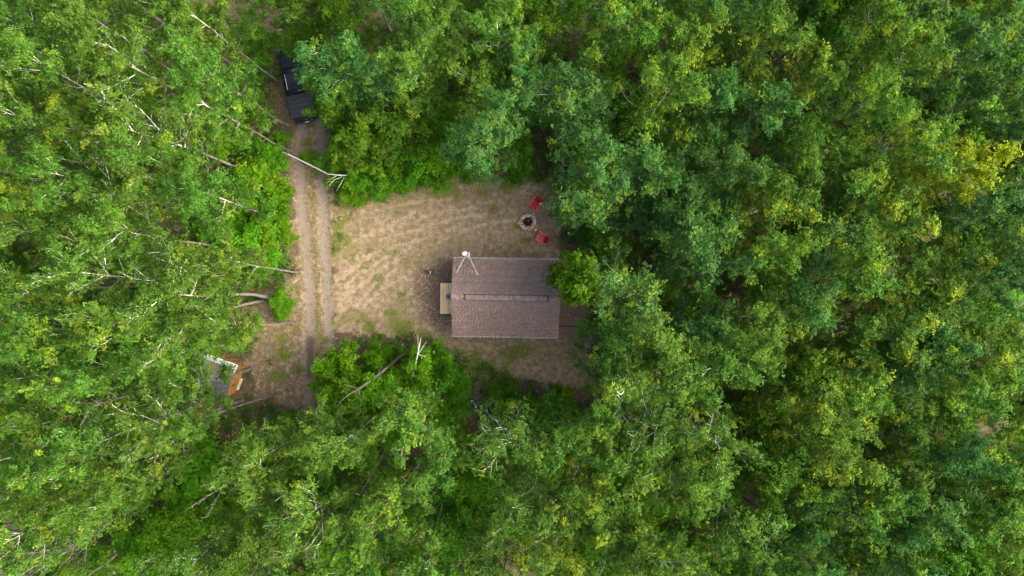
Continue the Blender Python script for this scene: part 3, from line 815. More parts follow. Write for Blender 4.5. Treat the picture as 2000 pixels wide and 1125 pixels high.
loft('body', [(0.06, .93, .93, .52, 1.30), (1.95, .97, .95, .45, 1.32), (4.2, .97, .95, .42, 1.20), (5.1, .96, .92, .42, 1.14), (5.62, .90, .84, .48, 1.02)], tp_, truck, 0.015)
cab = loft('cab', [(1.88, .90, .74, 1.18, 1.62), (2.12, .92, .74, 1.18, 1.90), (2.6, .92, .74, 1.18, 1.93), (3.35, .92, .73, 1.18, 1.90), (4.15, .90, .70, 1.12, 1.22)], tp_, truck, 0.01)
def quad(name, pts, mat, parent, th=0.012):
    me = mesh_np(name, pts, [(0, 1, 2, 3)])
    o = link(name, me, mat, parent); md = o.modifiers.new('t', 'SOLIDIFY'); md.thickness = th; md.offset = 0
    return o
quad('windshield', [(-.66, 3.42, 1.885), (.66, 3.42, 1.885), (.72, 4.08, 1.285), (-.72, 4.08, 1.285)], M['glass'], cab)
quad('rear_window', [(-.66, 1.872, 1.34), (.66, 1.872, 1.34), (.62, 2.02, 1.83), (-.62, 2.02, 1.83)], M['glass'], cab)
for s in (-1, 1):
    quad('side_window', [(s * .895, 2.15, 1.42), (s * .895, 2.85, 1.42), (s * .775, 2.85, 1.83), (s * .775, 2.25, 1.83)], M['glass'], cab)
    quad('side_window', [(s * .895, 2.92, 1.42), (s * .885, 3.65, 1.40), (s * .765, 3.35, 1.82), (s * .775, 2.92, 1.83)], M['glass'], cab)
    boxes('roof_rail', [((s * 0.62, 2.75, 1.945), (0.035, 1.2, 0.03))], M['chrome'] if s < 0 else M['black_metal'], cab, 0.006)
    mir = boxes('mirror', [((s * 1.08, 3.72, 1.28), (0.20, 0.11, 0.20))], M['black_metal'], truck, 0.02)
    boxes('tail_light', [((s * 0.90, 0.05, 1.02), (0.13, 0.07, 0.42))], M['red_lens'], truck, 0.01)
    boxes('headlight', [((s * 0.72, 5.60, 0.86), (0.34, 0.12, 0.20))], M['clear_lens'], truck, 0.02)
    boxes('bed_rail', [((s * 0.905, 1.0, 1.325), (0.085, 1.82, 0.05))], M['vinyl'], truck, 0.008)
    for y in (1.05, 4.75):
        wh = lathe('wheel', [(0.0, -.12), (.30, -.12), (.38, -.10), (.40, -.04), (.40, .06), (.38, .11), (.30, .13)], M['rubber'], truck, 24, loc=(s * 0.86, y, 0.40), rot=(0, s * math.pi / 2, 0))
        lathe('rim', [(0, .085), (.07, .10), (.10, .07), (.24, .11), (.28, .125), (.29, .10)], M['chrome'], wh, 16, smooth=False)
        prism('wheel_arch', [(0.50 * math.cos(q), 0.42 + 0.50 * math.sin(q)) for q in np.linspace(-0.1, math.pi + 0.1, 12)] + [(0.42 * math.cos(q), 0.42 + 0.42 * math.sin(q)) for q in np.linspace(math.pi + 0.1, -0.1, 12)], s * 0.955, s * 1.01, M['black_metal'], truck, axis='x', loc=(0, y, 0))
for k in range(5):                           # folding bed cover panels
    boxes('cover_panel', [((0, 0.30 + k * 0.355, 1.345), (1.70, 0.335, 0.035))], M['vinyl'], truck, 0.008)
tg = boxes('tailgate', [((0, 0.035, 1.0), (1.62, 0.06, 0.60))], tp_, truck, 0.012)
boxes('handle', [((0, -0.003, 1.20), (0.28, 0.02, 0.09))], M['black_metal'], tg, 0.004)
boxes('emblem', [((0, -0.004, 1.00), (0.16, 0.016, 0.10)), ((-0.05, -0.004, 0.88), (0.20, 0.012, 0.025))], M['chrome'], tg, 0.003)
boxes('license_plate', [((0, -0.125, 0.66), (0.31, 0.012, 0.16))], M['white_metal'], truck)
boxes('rear_bumper', [((0, -0.03, 0.58), (1.84, 0.18, 0.22))], M['black_metal'], truck, 0.03)
boxes('front_bumper', [((0, 5.66, 0.56), (1.84, 0.20, 0.28))], M['black_metal'], truck, 0.03)
boxes('grille', [((0, 5.615, 0.86), (1.06, 0.06, 0.26))], M['black_metal'], truck, 0.01)
boxes('chassis', [((0, 2.8, 0.40), (1.1, 5.0, 0.16))], M['black_metal'], truck)

# ------------------------------------------------------------------ trees
def leaves_mesh(name, cen, rad, n, size, seed, flat=0.65, upw=0.55, tip_p=0.15, tone_sd=0.16, tip_amt=(0.45, 0.95), shape=0.72, per=7, spread=1.35):
    """leaf-sized kites: clumps (cen, rad) hold flat sprays, each spray holds a handful of leaves"""
    r = np.random.default_rng(seed)
    K = len(cen)
    ct = r.normal(0.5, tone_sd, K); tp = np.where(r.random(K) < tip_p, r.uniform(*tip_amt, K), 0.0)
    ns = np.maximum(2, (n / per * (rad / rad.mean()) ** 2 * r.uniform(0.7, 1.3, K))).astype(int)
    idx = np.repeat(np.arange(K), ns); S = len(idx)
    off = r.normal(0, 1, (S, 3)); off /= np.linalg.norm(off, axis=1, keepdims=True) + 1e-9
    out = off.copy()
    off *= np.minimum(np.abs(r.normal(0, 0.62, (S, 1))) + 0.12, 1.35)
    ca = r.uniform(0, 6.28, K); st = r.uniform(1.0, 1.7, K)
    dx = np.cos(ca)[idx]; dy = np.sin(ca)[idx]; al = (off[:, 0] * dx + off[:, 1] * dy) * st[idx]
    ac = (-off[:, 0] * dy + off[:, 1] * dx) / st[idx] ** 0.7
    off[:, 0] = al * dx - ac * dy; off[:, 1] = al * dy + ac * dx
    off = off * rad[idx][:, None]; off[:, 2] *= flat
    sc_ = cen[idx] + off
    sn_ = out * 0.45 + np.array([0, 0, upw]) + r.normal(0, 0.34, (S, 3))
    sn_ /= np.linalg.norm(sn_, axis=1, keepdims=True)
    stone_ = ct[idx] + r.normal(0, 0.20, S); stip = tp[idx] * r.uniform(0.3, 1.15, S)
    j = np.repeat(np.arange(S), per); N = len(j)
    nrm0 = sn_[j]
    a0 = np.cross(sn_, r.normal(0, 1, (S, 3))); a0 /= np.linalg.norm(a0, axis=1, keepdims=True) + 1e-9
    b0 = np.cross(sn_, a0)
    rr2 = size * spread * np.sqrt(r.random(N)); th = r.uniform(0, 6.28, N)
    c = sc_[j] + a0[j] * (rr2 * np.cos(th) * 1.3)[:, None] + b0[j] * (rr2 * np.sin(th) * 0.8)[:, None] + nrm0 * r.normal(0, 0.18 * size, (N, 1))
    nrm = nrm0 + r.normal(0, 0.20, (N, 3)); nrm /= np.linalg.norm(nrm, axis=1, keepdims=True)
    a = np.cross(nrm, r.normal(0, 1, (N, 3))); a /= np.linalg.norm(a, axis=1, keepdims=True) + 1e-9
    b = np.cross(nrm, a)
    s = (size * r.uniform(0.7, 1.3, N))[:, None] * 0.5
    v = np.stack([c - a * s, c + b * s * shape - a * s * 0.1, c + a * s, c - b * s * shape - a * s * 0.1], 1).reshape(-1, 3)
    tone = np.clip(stone_[j] + r.normal(0, 0.08, N), 0, 1)
    tip = np.clip(stip[j] * r.uniform(0.7, 1.1, N), 0, 1)
    return mesh_np(name, v, np.arange(4 * N).reshape(-1, 4), attrs={'tone': ('FACE', tone), 'tip': ('FACE', tip)})

def build_tree(kind_, seed, H, R, cb, nl, nsub, ncl, leaf, nleaf, clr, el=(28, 62), r0=0.15, bend=0.5, limb_k=0.25, **lk):
    r = np.random.default_rng(seed)
    L = {}
    hz = np.linspace(0, 1, 9)
    bx = np.cumsum(r.normal(0, 1, 9)) * bend * 0.14; by = np.cumsum(r.normal(0, 1, 9)) * bend * 0.14
    bx -= bx[0]; by -= by[0]
    tr = np.stack([bx, by, hz * H * 0.96], -1)
    trad = r0 * (1 - 0.9 * hz ** 0.8); trad[0] *= 1.35
    T = Tubes(); T.add(tr, trad, 7)
    L['trunk'] = T.mesh('trunk')
    at = lambda h: np.array([np.interp(h, tr[:, 2], tr[:, 0]), np.interp(h, tr[:, 2], tr[:, 1]), h])
    cen, rad, limbs = [], [], []
    lob = r.uniform(0.05, 0.22); ph = r.uniform(0, 6.28)
    for i in range(nl):
        t = (i + r.uniform(0.1, 0.9)) / nl
        h = H * (cb + (0.95 - cb) * t)
        az = i * 2.39996 + r.normal(0, 0.45)
        Ln = R * (0.62 + 0.75 * t - 1.15 * t * t) * r.uniform(0.75, 1.25) * 1.12
        Ln *= 1 + lob * math.sin(2 * az + ph) + 0.5 * lob * math.sin(3 * az + 2 * ph)
        e = math.radians(el[0] + (el[1] - el[0]) * t + r.normal(0, 6))
        u = np.linspace(0, 1, 7)
        az_u = az + np.cumsum(r.normal(0, 0.10, 7))
        hor = Ln * u; vert = Ln * (u * math.tan(e) * 0.8 + 0.12 * u * u)
        vert = np.minimum(vert, (H * 1.03 - h) * (0.35 + 0.65 * u))
        p = np.stack([np.cos(az_u) * hor, np.sin(az_u) * hor, vert], -1) + at(h)
        lr = limb_k * r0 * (1 - 0.45 * t) * (1 - 0.82 * u) + 0.006
        LT = Tubes(); LT.add(p, lr, 5)
        def pt(q):
            return np.array([np.interp(q, u, p[:, k]) for k in range(3)])
        cen.append(p[-1]); rad.append(r.uniform(*clr))
        for j in range(nsub):
            q = 0.16 + 0.84 * (j + r.random()) / nsub
            s0 = pt(q); d = pt(min(1, q + 0.05)) - pt(q - 0.05); d /= np.linalg.norm(d) + 1e-9
            ra = (1 if j % 2 else -1) * r.uniform(0.5, 1.15)
            d2 = np.array([d[0] * math.cos(ra) - d[1] * math.sin(ra), d[0] * math.sin(ra) + d[1] * math.cos(ra), d[2] + r.normal(0.05, 0.25)])
            sl = Ln * r.uniform(0.28, 0.50) * (1.15 - 0.5 * q)
            w = np.linspace(0, 1, 4)[:, None]
            sp = s0 + d2 * sl * w + np.array([0, 0, 0.12]) * sl * w * w + r.normal(0, 0.03, (4, 3)) * w
            LT.add(sp, np.array([0.45, 0.33, 0.2, 0.1]) * np.interp(q, u, lr) + 0.004, 4)
            for g in range(ncl):
                f = (g + 1) / ncl
                cc = s0 + d2 * sl * f * r.uniform(0.85, 1.2) + r.normal(0, 0.14, 3) * clr[1]
                cen.append(cc); rad.append(r.uniform(*clr))
                if r.random() < 0.5:                         # twig out to the clump
                    LT.add(np.stack([sp[2], 0.5 * (sp[2] + cc) + r.normal(0, .04, 3), cc + r.normal(0, .12, 3)]), [0.010, 0.007, 0.004], 3)
        limbs.append(LT.mesh('limb'))
    for g in range(14):
        hh = H * (cb + 0.12 + (0.85 - cb) * g / 14)
        cen.append(at(hh) + r.normal(0, 0.42, 3) * np.array([1, 1, .4])); rad.append(r.uniform(*clr))
    for g in range(4):
        cen.append(at(H * 0.97) + r.normal(0, 0.4, 3) * np.array([1, 1, .5]) * R / 3); rad.append(r.uniform(*clr))
    L['limbs'] = limbs
    cen = np.array(cen); rad = np.array(rad)
    L['crown'] = leaves_mesh('crown', cen, rad, nleaf, leaf, seed + 1, **lk) if nleaf else None
    L['H'], L['R'] = H, R
    return L

LIB = {k: [] for k in ('asp', 'blu', 'yel', 'oak', 'gold', 'bare', 'map', 'lime', 'dead')}
for s in range(4):
    LIB['bare'].append(build_tree('bare', 150 + s, 17, 3.4, 0.50, 13, 7, 2, 0.110, 84, (0.26, 0.56), el=(16, 56), r0=0.15, limb_k=0.28, tip_p=0.10))
for s in range(8):
    LIB['asp'].append(build_tree('asp', 100 + s, 16, 3.0, (0.46, 0.52, 0.42)[s % 3], 12, 6, 2, 0.110, 122, (0.28, 0.64), el=(22, 62), r0=0.15, tip_p=(0.05, 0.12, 0.08)[s % 3]))
for s in range(7):
    LIB['blu'].append(build_tree('blu', 200 + s, 16, 3.1, 0.42, 13, 6, 2, 0.110, 140, (0.30, 0.66), el=(20, 60), r0=0.15, tip_p=0.13, tip_amt=(0.35, 0.85)))
for s in range(7):
    LIB['yel'].append(build_tree('yel', 300 + s, 16, 3.0, 0.44, 12, 6, 2, 0.110, 140, (0.30, 0.66), el=(22, 62), r0=0.14, tip_p=0.28, tip_amt=(0.35, 0.95)))
for s in range(4):
    LIB['oak'].append(build_tree('oak', 400 + s, 11, 2.8, 0.34, 13, 6, 2, 0.110, 150, (0.36, 0.68), el=(12, 60), r0=0.13, tip_p=0.07, tip_amt=(0.3, 0.8)))
LIB['gold'].append(build_tree('gold', 450, 14, 3.2, 0.36, 15, 6, 2, 0.110, 150, (0.36, 0.68), el=(12, 60), r0=0.14, tip_p=0.4, tip_amt=(0.4, 0.9)))
for s in range(6):
    LIB['map'].append(build_tree('map', 500 + s, 5.5, 1.9, 0.24, 9, 5, 2, 0.150, 62, (0.28, 0.50), el=(8, 60), r0=0.05, bend=0.3, flat=0.38, upw=1.0, tip_p=0.05))
for s in range(3):
    LIB['lime'].append(build_tree('lime', 600 + s, 8, 2.0, 0.3, 11, 5, 2, 0.110, 120, (0.28, 0.5), el=(14, 62), r0=0.08, tip_p=0.15))
for s in range(3):
    LIB['dead'].append(build_tree('dead', 700 + s, 13, 2.6, 0.38, 11, 7, 2, 0.15, 0, (0.3, 0.5), el=(18, 60), r0=0.12))
LEAF = dict(bare='leaf_aspen', asp='leaf_aspen', blu='leaf_blue', yel='leaf_yellow', oak='leaf_oak', gold='leaf_gold', map='leaf_maple', lime='leaf_lime')
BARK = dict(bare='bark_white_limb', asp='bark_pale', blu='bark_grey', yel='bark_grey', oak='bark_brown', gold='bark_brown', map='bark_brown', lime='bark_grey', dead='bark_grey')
NAME = dict(bare='half_bare_aspen', asp='aspen_tree', blu='dense_aspen_tree', yel='yellowing_aspen_tree', oak='oak_tree', gold='golden_tree', map='maple_sapling', lime='young_tree', dead='dead_tree')
PHRASE = dict(bare='half-bare aspen with spreading white limbs', asp='grey-green aspen with pale bare limbs', blu='blue-green aspen with thick crown', yel='yellow-flecked aspen', oak='olive broadleaf tree with rusty tips', gold='golden yellow broadleaf tree',
              map='bright green maple sapling', lime='lime green young tree', dead='leafless grey tree')
ANCH = [((-17, 15.5), 'the black truck'), ((-16.5, 9.6), 'the leaning white birch'), ((-22.3, -7), 'the orange walled shed'), ((1.6, 5.2), 'the fire pit'),
        ((4.3, -1.5), 'the cabin end without landing'), ((-2.9, -9.2), 'the plastic sheet'), ((-15.6, -6.5), 'the muddy wheel rut'), ((-7.5, 8.4), 'the tyre marked yard'),
        ((-17.6, 2.5), 'the gravel driveway'), ((26.2, 7.3), 'the golden yellow tree'), ((29.2, -9.1), 'the fallen trunk')]
for k, ms in LIB.items():
    for L in ms:
        L['trunk'].materials.append(M[BARK[k]])
        for l in L['limbs']: l.materials.append(M[BARK[k]])
        if L['crown']: L['crown'].materials.append(M[LEAF[k]])

trees = []
def plant(k, x, y, H, R, var=None, rz=None, tilt=None, label=None, bark=None):
    var = rng.integers(len(LIB[k])) if var is None else var
    L = LIB[k][var % len(LIB[k])]
    # keep stems clear of the truck, the cabin and the shed
    ct_, st_ = math.cos(TH), math.sin(TH); lx = (x - TR.x) * ct_ + (y - TR.y) * st_; ly = -(x - TR.x) * st_ + (y - TR.y) * ct_
    if abs(lx) < 1.7 and -0.9 < ly < 6.6:
        lx = math.copysign(1.75, lx); x, y = TR.x + lx * ct_ - ly * st_, TR.y + lx * st_ + ly * ct_
    if abs(x + .48) < 4.4 and abs(y + .72) < 3.3: x = 3.98 if x > 0 else -4.98
    ds = math.hypot(x - SX, y - SY)
    if ds < 2.3: x, y = SX + (x - SX) / ds * 2.35, SY + (y - SY) / ds * 2.35
    root = empty(NAME[k], (x, y, gz1(x, y) - 0.03), rng.uniform(0, 6.28) if rz is None else rz)
    ti = rng.normal(0, 0.03, 2) if tilt is None else tilt
    root.rotation_euler = (ti[0], ti[1], root.rotation_euler[2])
    root.scale = (R / L['R'], R / L['R'], H / L['H'])
    t = link('trunk', L['trunk'], None, root)
    if k not in ('map',):
        for l in L['limbs']:
            link('limb', l, None, t)
    else:
        for l in L['limbs'][:6]:
            link('branch', l, None, t)
    if L['crown']:
        link('crown', L['crown'], None, root)
    d = [(math.hypot(x - a[0][0], y - a[0][1]), a[1]) for a in ANCH]; d.sort()
    near = 'right beside' if d[0][0] < 4.5 else 'close to' if d[0][0] < 9 else 'set back from' if d[0][0] < 16 else 'deep in forest beyond'
    rel = R / (2.0 if k in ('map', 'lime') else 3.0)
    size = 'broad ' if rel > 1.13 else 'slim ' if rel < 0.87 else ''
    tag(root, label or f'{size}{PHRASE[k]} {near} {d[0][1]}', 'sapling' if k == 'map' else 'tree', f'{NAME[k].replace("_", " ")}s near {d[0][1]}')
    trees.append((k, x, y, H, R))
    return root

def crown_at(k, px, py, rpx, H=None, var=None, **kw):
    """tree whose crown is seen around photo pixel (px, py)"""
    base = dict(bare=17.5, asp=16.5, blu=15.5, yel=16, oak=11.5, gold=15, map=5.5, lime=8, dead=14)[k]
    H = H or base * rng.uniform(0.9, 1.12)
    hc = H * 0.76
    s = (ALT - hc) / FPX
    x, y = (px - 1000) * s, (562.5 - py) * s
    rpx *= 0.97 if k != 'dead' else 0.9
    R = rpx * s
    CR.append((px, py, rpx))
    return plant(k, x, y, H, R, var, **kw)
CR = []
MAN = '''
asp 60 60 80|asp 200 50 92|asp 330 35 88|asp 450 40 72|asp 110 165 84|bare 290 130 100|asp 430 135 82|asp 20 150 62|asp 50 245 74|yel 185 245 74|bare 330 265 112|asp 440 215 66
asp 150 335 74|yel 45 335 76|bare 245 385 92|asp 395 390 84|yel 105 430 90|asp 265 460 84|asp 25 470 70|bare 200 555 84|asp 70 560 84|yel 100 655 92|bare 375 590 122|asp 275 640 78
asp 440 520 62|asp 425 655 66|asp 350 692 80|asp 190 730 70|asp 40 745 76|asp 120 800 70|dead 255 775 70|asp 55 880 84|asp 180 870 88|bare 310 850 96|asp 405 830 62|yel 115 965 78
asp 250 960 86|asp 50 1025 80|dead 130 1070 78|asp 395 1085 86|asp 505 1050 88|asp 535 890 84|asp 575 1090 70|dead 465 935 55|asp 600 850 66|oak 655 915 72|bare 625 1010 86|yel 710 1075 88
asp 810 828 78|asp 862 905 72|asp 790 975 74|asp 690 960 60|bare 1018 862 88|asp 1098 846 80|asp 1045 985 86|yel 1080 1075 90|asp 960 1090 66|yel 1130 940 74|asp 830 1085 70
blu 1152 428 82|blu 1180 315 92|blu 1115 195 104|blu 1255 350 80|blu 1310 425 92|blu 1350 505 100|blu 1235 565 92|asp 1195 650 78|asp 1290 645 90|blu 1400 620 92|bare 1246 735 98|asp 1350 730 92
asp 1205 775 60|asp 1450 700 82|asp 1510 640 80|bare 1285 835 92|bare 1395 845 84|oak 1500 880 100 15|yel 1545 780 92|asp 1230 930 86|asp 1330 950 88|asp 1190 1040 84|asp 1300 1060 88|asp 1420 1000 92|asp 1500 1080 84
oak 600 10 50|blu 706 112 92|oak 660 205 62|oak 668 50 50 12|asp 780 55 84|asp 815 150 76|asp 880 50 70|yel 930 165 74 13|asp 965 70 62|blu 1015 115 56|oak 785 245 84|oak 705 265 56|blu 960 255 84|oak 1000 45 66|oak 1070 70 74
yel 1200 65 92|yel 1300 90 82|blu 1405 60 74|yel 1285 205 84|blu 1385 215 84|yel 1480 120 92|yel 1560 140 78|oak 1590 60 66 14|blu 1470 240 84|yel 1540 310 88|blu 1430 310 72|yel 1480 400 84|blu 1400 420 72
yel 1660 60 84|blu 1760 40 84|yel 1740 130 84|blu 1850 110 92|yel 1950 60 84|blu 1950 180 84|yel 1640 220 74|yel 1760 260 92|gold 1850 325 96 16|yel 1650 350 92|blu 1930 420 100|yel 1730 420 92|blu 1600 450 84|yel 1500 500 74
yel 1650 520 92|yel 1800 520 100|blu 1900 560 92|yel 1990 500 84|blu 1560 570 84|yel 1700 640 92|blu 1820 650 88|yel 1930 680 92|oak 1570 700 80 15|yel 1640 750 84|blu 1740 740 88|yel 1850 770 92|yel 1980 790 84
yel 1620 860 88|yel 1720 850 92|blu 1810 880 84|yel 1930 880 100|blu 1580 960 88|yel 1690 960 92|blu 1790 980 84|yel 1900 990 92|yel 1990 1060 92|yel 1650 1060 92|blu 1750 1080 84|oak 1860 1080 92 15|blu 1560 1070 74|blu 1990 300 84|yel 1990 960 70
'''
for ln in MAN.strip().splitlines():
    for it in ln.split('|'):
        f = it.split()
        k = f[0]; px, py, rp = map(float, f[1:4])
        crown_at(k, px, py, rp, float(f[4]) if len(f) > 4 else None)
for i in range(18):
    for yy in (-62, 1187):
        crown_at(('asp' if i < 9 else 'yel') if i % 3 else 'blu', -60 + i * 125 + rng.uniform(-25, 25), yy + rng.uniform(-18, 18), rng.uniform(74, 94))
for j in range(9):
    for xx in (-66, 2066):
        crown_at('asp' if xx < 0 else ('yel' if j % 2 else 'blu'), xx + rng.uniform(-18, 18), 20 + j * 130 + rng.uniform(-25, 25), rng.uniform(76, 94))
# trees whose foot shows at the clearing's edge (foot pixel, height, crown radius)
for (k, bx, by, H, R, lab) in (('asp', 522, 589, 17, 2.9, None), ('asp', 512, 400, 18, 2.5, None), ('asp', 514, 417, 17, 2.4, None), ('asp', 487, 719, 13, 2.3, None),
                               ('blu', 950, 342, 13, 2.4, None), ('asp', 768, 792, 17, 2.2, None)):
    x, y = gp(bx, by); plant(k, x, y, H, R, label=lab)
# young trees and saplings along the edges (foot pixels)
r_ = rng
for (k, px, py, rp, H) in (('lime', 716, 332, 38, 6.5), ('lime', 1122, 546, 60, 14.0), ('lime', 1104, 520, 42, 12.5), ('lime', 1108, 562, 34, 10.5), ('map', 545, 588, 26, 2.6), ('map', 546, 610, 20, 2.0), ('map', 530, 470, 40, 4), ('map', 520, 420, 42, 4.5), ('map', 535, 380, 36, 4),
                           ('map', 505, 350, 46, 5), ('map', 515, 505, 34, 3.4), ('map', 470, 500, 40, 4), ('map', 650, 718, 46, 7), ('map', 690, 745, 60, 9), ('map', 735, 772, 58, 9), ('map', 660, 790, 50, 8.5), ('map', 735, 700, 34, 3.2), ('map', 845, 708, 46, 7.5),
                           ('map', 870, 738, 42, 6.5), ('map', 800, 745, 34, 6), ('map', 780, 690, 18, 1.8), ('map', 770, 840, 52, 5), ('map', 700, 850, 52, 5), ('map', 870, 810, 44, 5), ('map', 700, 360, 36, 4), ('map', 740, 350, 40, 4.5), ('map', 780, 335, 40, 5), ('map', 660, 350, 30, 2.6), ('map', 690, 380, 26, 2.4), ('map', 800, 310, 50, 6), ('map', 865, 305, 52, 6),
                           ('map', 905, 320, 40, 5), ('map', 1020, 300, 44, 5), ('map', 545, 268, 18, 1.8), ('map', 525, 300, 36, 4), ('map', 492, 205, 34, 5), ('map', 600, 310, 18, 1.4), ('map', 645, 300, 34, 3), ('map', 670, 320, 32, 3.4), ('map', 520, 60, 36, 4), ('map', 505, 130, 26, 3),
                           ('map', 975, 770, 22, 2), ('map', 1000, 760, 18, 1.8), ('map', 900, 850, 26, 2.6), ('map', 1095, 770, 26, 3.5), ('map', 1070, 800, 36, 4), ('map', 1120, 840, 40, 4.5), ('map', 930, 960, 46, 4.5), ('map', 900, 1010, 52, 5), ('map', 960, 1040, 52, 5), ('map', 370, 1000, 66, 7), ('map', 320, 1060, 60, 6.5), ('map', 440, 1000, 50, 6), ('map', 150, 250, 50, 7)):
    if k == 'map':
        s = (ALT - H * 0.8) / FPX
        CR.append((px, py, rp)); plant(k, (px - 1000) * s, (562.5 - py) * s, H, rp * s)
    else:
        crown_at(k, px, py, rp, H)
# understory saplings in the gaps of the forest
pts = []
tries = 0
while len(pts) < 150 and tries < 6000:
    tries += 1
    x, y = rng.uniform(-38, 38), rng.uniform(-22.5, 22.5)
    px, py = x * 25 + 1000, 562.5 - y * 25
    a = np.array([px]); b = np.array([py])
    if poly_sd(a, b, YARD)[0] > -46 or poly_sd(a, b, OPEN_W)[0] > -36: continue
    if 380 < px < 640 and py < 270 or 620 < px < 1000 and 640 < py < 900: continue
    if math.hypot(x - SX, y - SY) < 3.4 or abs(x + 0.5) < 5.6 and abs(y + .7) < 4.4: continue
    if min([9] + [math.hypot(x - q[0], y - q[1]) for q in pts]) < 2.9: continue
    pts.append((x, y)); H = rng.uniform(3.5, 6.5)
    plant('map' if rng.random() < 0.88 else 'oak', x, y, H, rng.uniform(1.8, 2.8))

# leaning dead birch over the drive
bw = M['bark_white']
b0 = Vector((*gp(493, 273, 0.3), 0)); b1 = Vector((*gp(641, 340, 3.2), 3.2)); b2 = Vector((*gp(680, 342, 3.9), 3.9))
bz = gz1(b0.x, b0.y)
birch = tag(empty('leaning_birch', (b0.x, b0.y, bz)), 'bare white birch trunk leaning low across the gravel driveway', 'tree')
rel = lambda v: tuple(v - Vector((b0.x, b0.y, 0)))
mid = b0.lerp(b1, 0.5) + Vector((0.05, 0.1, 0.25))
bt = tube('trunk', [rel(b0), rel(b0.lerp(b1, .25) + Vector((0, .06, .15))), rel(mid), rel(b0.lerp(b1, .75) + Vector((.05, .05, .1))), rel(b1), rel(b2)], [.075, .068, .055, .042, .030, .018], bw, birch, 8)
for (p, q, kx, ky, rr_) in (((676, 343), (638, 351), .05, .16, .016), ((668, 345), (641, 363), -.08, .10, .013), ((672, 345), (655, 374), .10, .05, .011), ((655, 344), (640, 337), 0, .05, .009), ((648, 355), (636, 356), 0, .03, .007), ((600, 322), (614, 322), 0, .02, .010), ((560, 303), (572, 309), .02, -.08, .008)):
    P = Vector((*gp(*p, 3.7), 3.7)); Q = Vector((*gp(*q, 3.9), 3.8)); m_ = P.lerp(Q, .5) + Vector((kx, ky, .12))
    if p[0] < 610: P.z = 2.6; Q.z = 2.9; m_.z = 2.8
    tube('twig', [rel(P), rel(P.lerp(m_, .6)), rel(m_), rel(m_.lerp(Q, .5) - Vector((0, ky * .3, 0))), rel(Q)], [rr_, rr_ * .85, rr_ * .7, rr_ * .55, rr_ * .3], bw, bt, 5)
# slim bare white snag in front of the cabin corner
x, y = gp(838, 722)
sn = tag(empty('bare_sapling', (x, y, gz1(x, y))), 'thin bare white sapling standing among maples near the mulch', 'sapling')
top = Vector((*gp(822, 660, 9.2), 9.2)) - Vector((x, y, 0)); k0 = Vector((*gp(806, 735, 6.2), 6.2)) - Vector((x, y, 0)); k1 = Vector((*gp(816, 692, 8.0), 8.0)) - Vector((x, y, 0))
t0 = tube('trunk', [(0, 0, 0), tuple(k0), tuple(k1), tuple(top)], [.06, .042, .032, .012], bw, sn, 6)
for q in ((816, 655, 9.0), (832, 668, 8.9), (832, 697, 8.3)):
    Q = Vector((*gp(*q), q[2])) - Vector((x, y, 0))
    tube('twig', [tuple(k1), tuple(k1.lerp(Q, .5) + Vector((.03, 0, .05))), tuple(Q)], [.018, .013, .007], bw, t0, 5)

x, y = gp(797, 684)
sg = tag(empty('leaning_snag', (x, y, gz1(x, y))), 'dark bare trunk leaning over the bright maple saplings', 'tree')
pp = [Vector((*gp(*q), q[2])) - Vector((x, y, 0)) for q in ((797, 684, 0), (772, 705, 4), (735, 735, 8), (700, 760, 11), (685, 768, 12.2))]
ts = tube('trunk', [tuple(p) for p in pp], [.13, .105, .09, .07, .04], M['bark_brown'], sg, 8)
for (i, dx, dy) in ((2, .5, .8), (3, -.7, .4), (3, .3, -.9), (4, -.6, -.5)):
    P = pp[i]; tube('branch_stub', [tuple(P), tuple(P + Vector((dx * .5, dy * .5, .3))), tuple(P + Vector((dx, dy, .8)))], [.03, .02, .01], M['bark_brown'], ts, 5)
# fallen logs lying in the wood
for (a, b, rad, lab) in (((540, 62), (566, 56), .05, 'thin fallen pole on the track beyond the black truck'), ((795, 880), (775, 930), .10, 'grey fallen log among saplings below the yard'),
                         ((470, 990), (430, 1010), .09, 'fallen log in the forest below the shed'), ((1700, 780), (1760, 800), .12, 'fallen trunk under yellow-flecked aspens far from the cabin')):
    P = gp(*a); Q = gp(*b)
    lo = tube('fallen_log', [(P[0], P[1], gz1(*P) + rad), ((P[0] + Q[0]) / 2, (P[1] + Q[1]) / 2 + .06, rad * 1.1), (Q[0], Q[1], gz1(*Q) + rad * .8)], [rad, rad * .95, rad * .8], M['bark_grey'], None, 8)
    tag(lo, lab, 'log', 'fallen logs')

# ------------------------------------------------------------------ ground cover nobody could count
def scatter_mask(n, fn, seed, box=(-33, 33, -19, 19)):
    r = np.random.default_rng(seed)
    X = r.uniform(box[0], box[1], n); Y = r.uniform(box[2], box[3], n)
    mk = masks(X, Y)
    keep = r.random(n) < fn(X, Y, mk)
    keep &= ~((np.abs(X + .48) < 3.7) & (np.abs(Y + .72) < 2.6))
    return X[keep], Y[keep]
X, Y = scatter_mask(21000, lambda X, Y, m: np.clip(1 - 1.6 * m['yard'] - 3 * m['gravel'] - 2 * m['mulch'], 0, 1) * (0.25 + 0.75 * (fbm(X * .22 + 3, Y * .22 + 8) > 0.42)), 41, (-44, 44, -26, 26))
kp = np.hypot(X - SX, Y - SY) > 2.3
X, Y = X[kp], Y[kp]
cen = np.stack([X, Y, gz(X, Y) + np.random.default_rng(1).uniform(0.12, 0.5, len(X))], -1)
ug = link('undergrowth', leaves_mesh('undergrowth', cen, np.random.default_rng(2).uniform(0.18, 0.42, len(X)), 16, 0.17, 77, flat=0.6, upw=0.9, tip_p=0.05), M['fern'])
kind(tag(ug, 'low green ferns and seedlings covering the forest floor', 'undergrowth'), 'stuff')
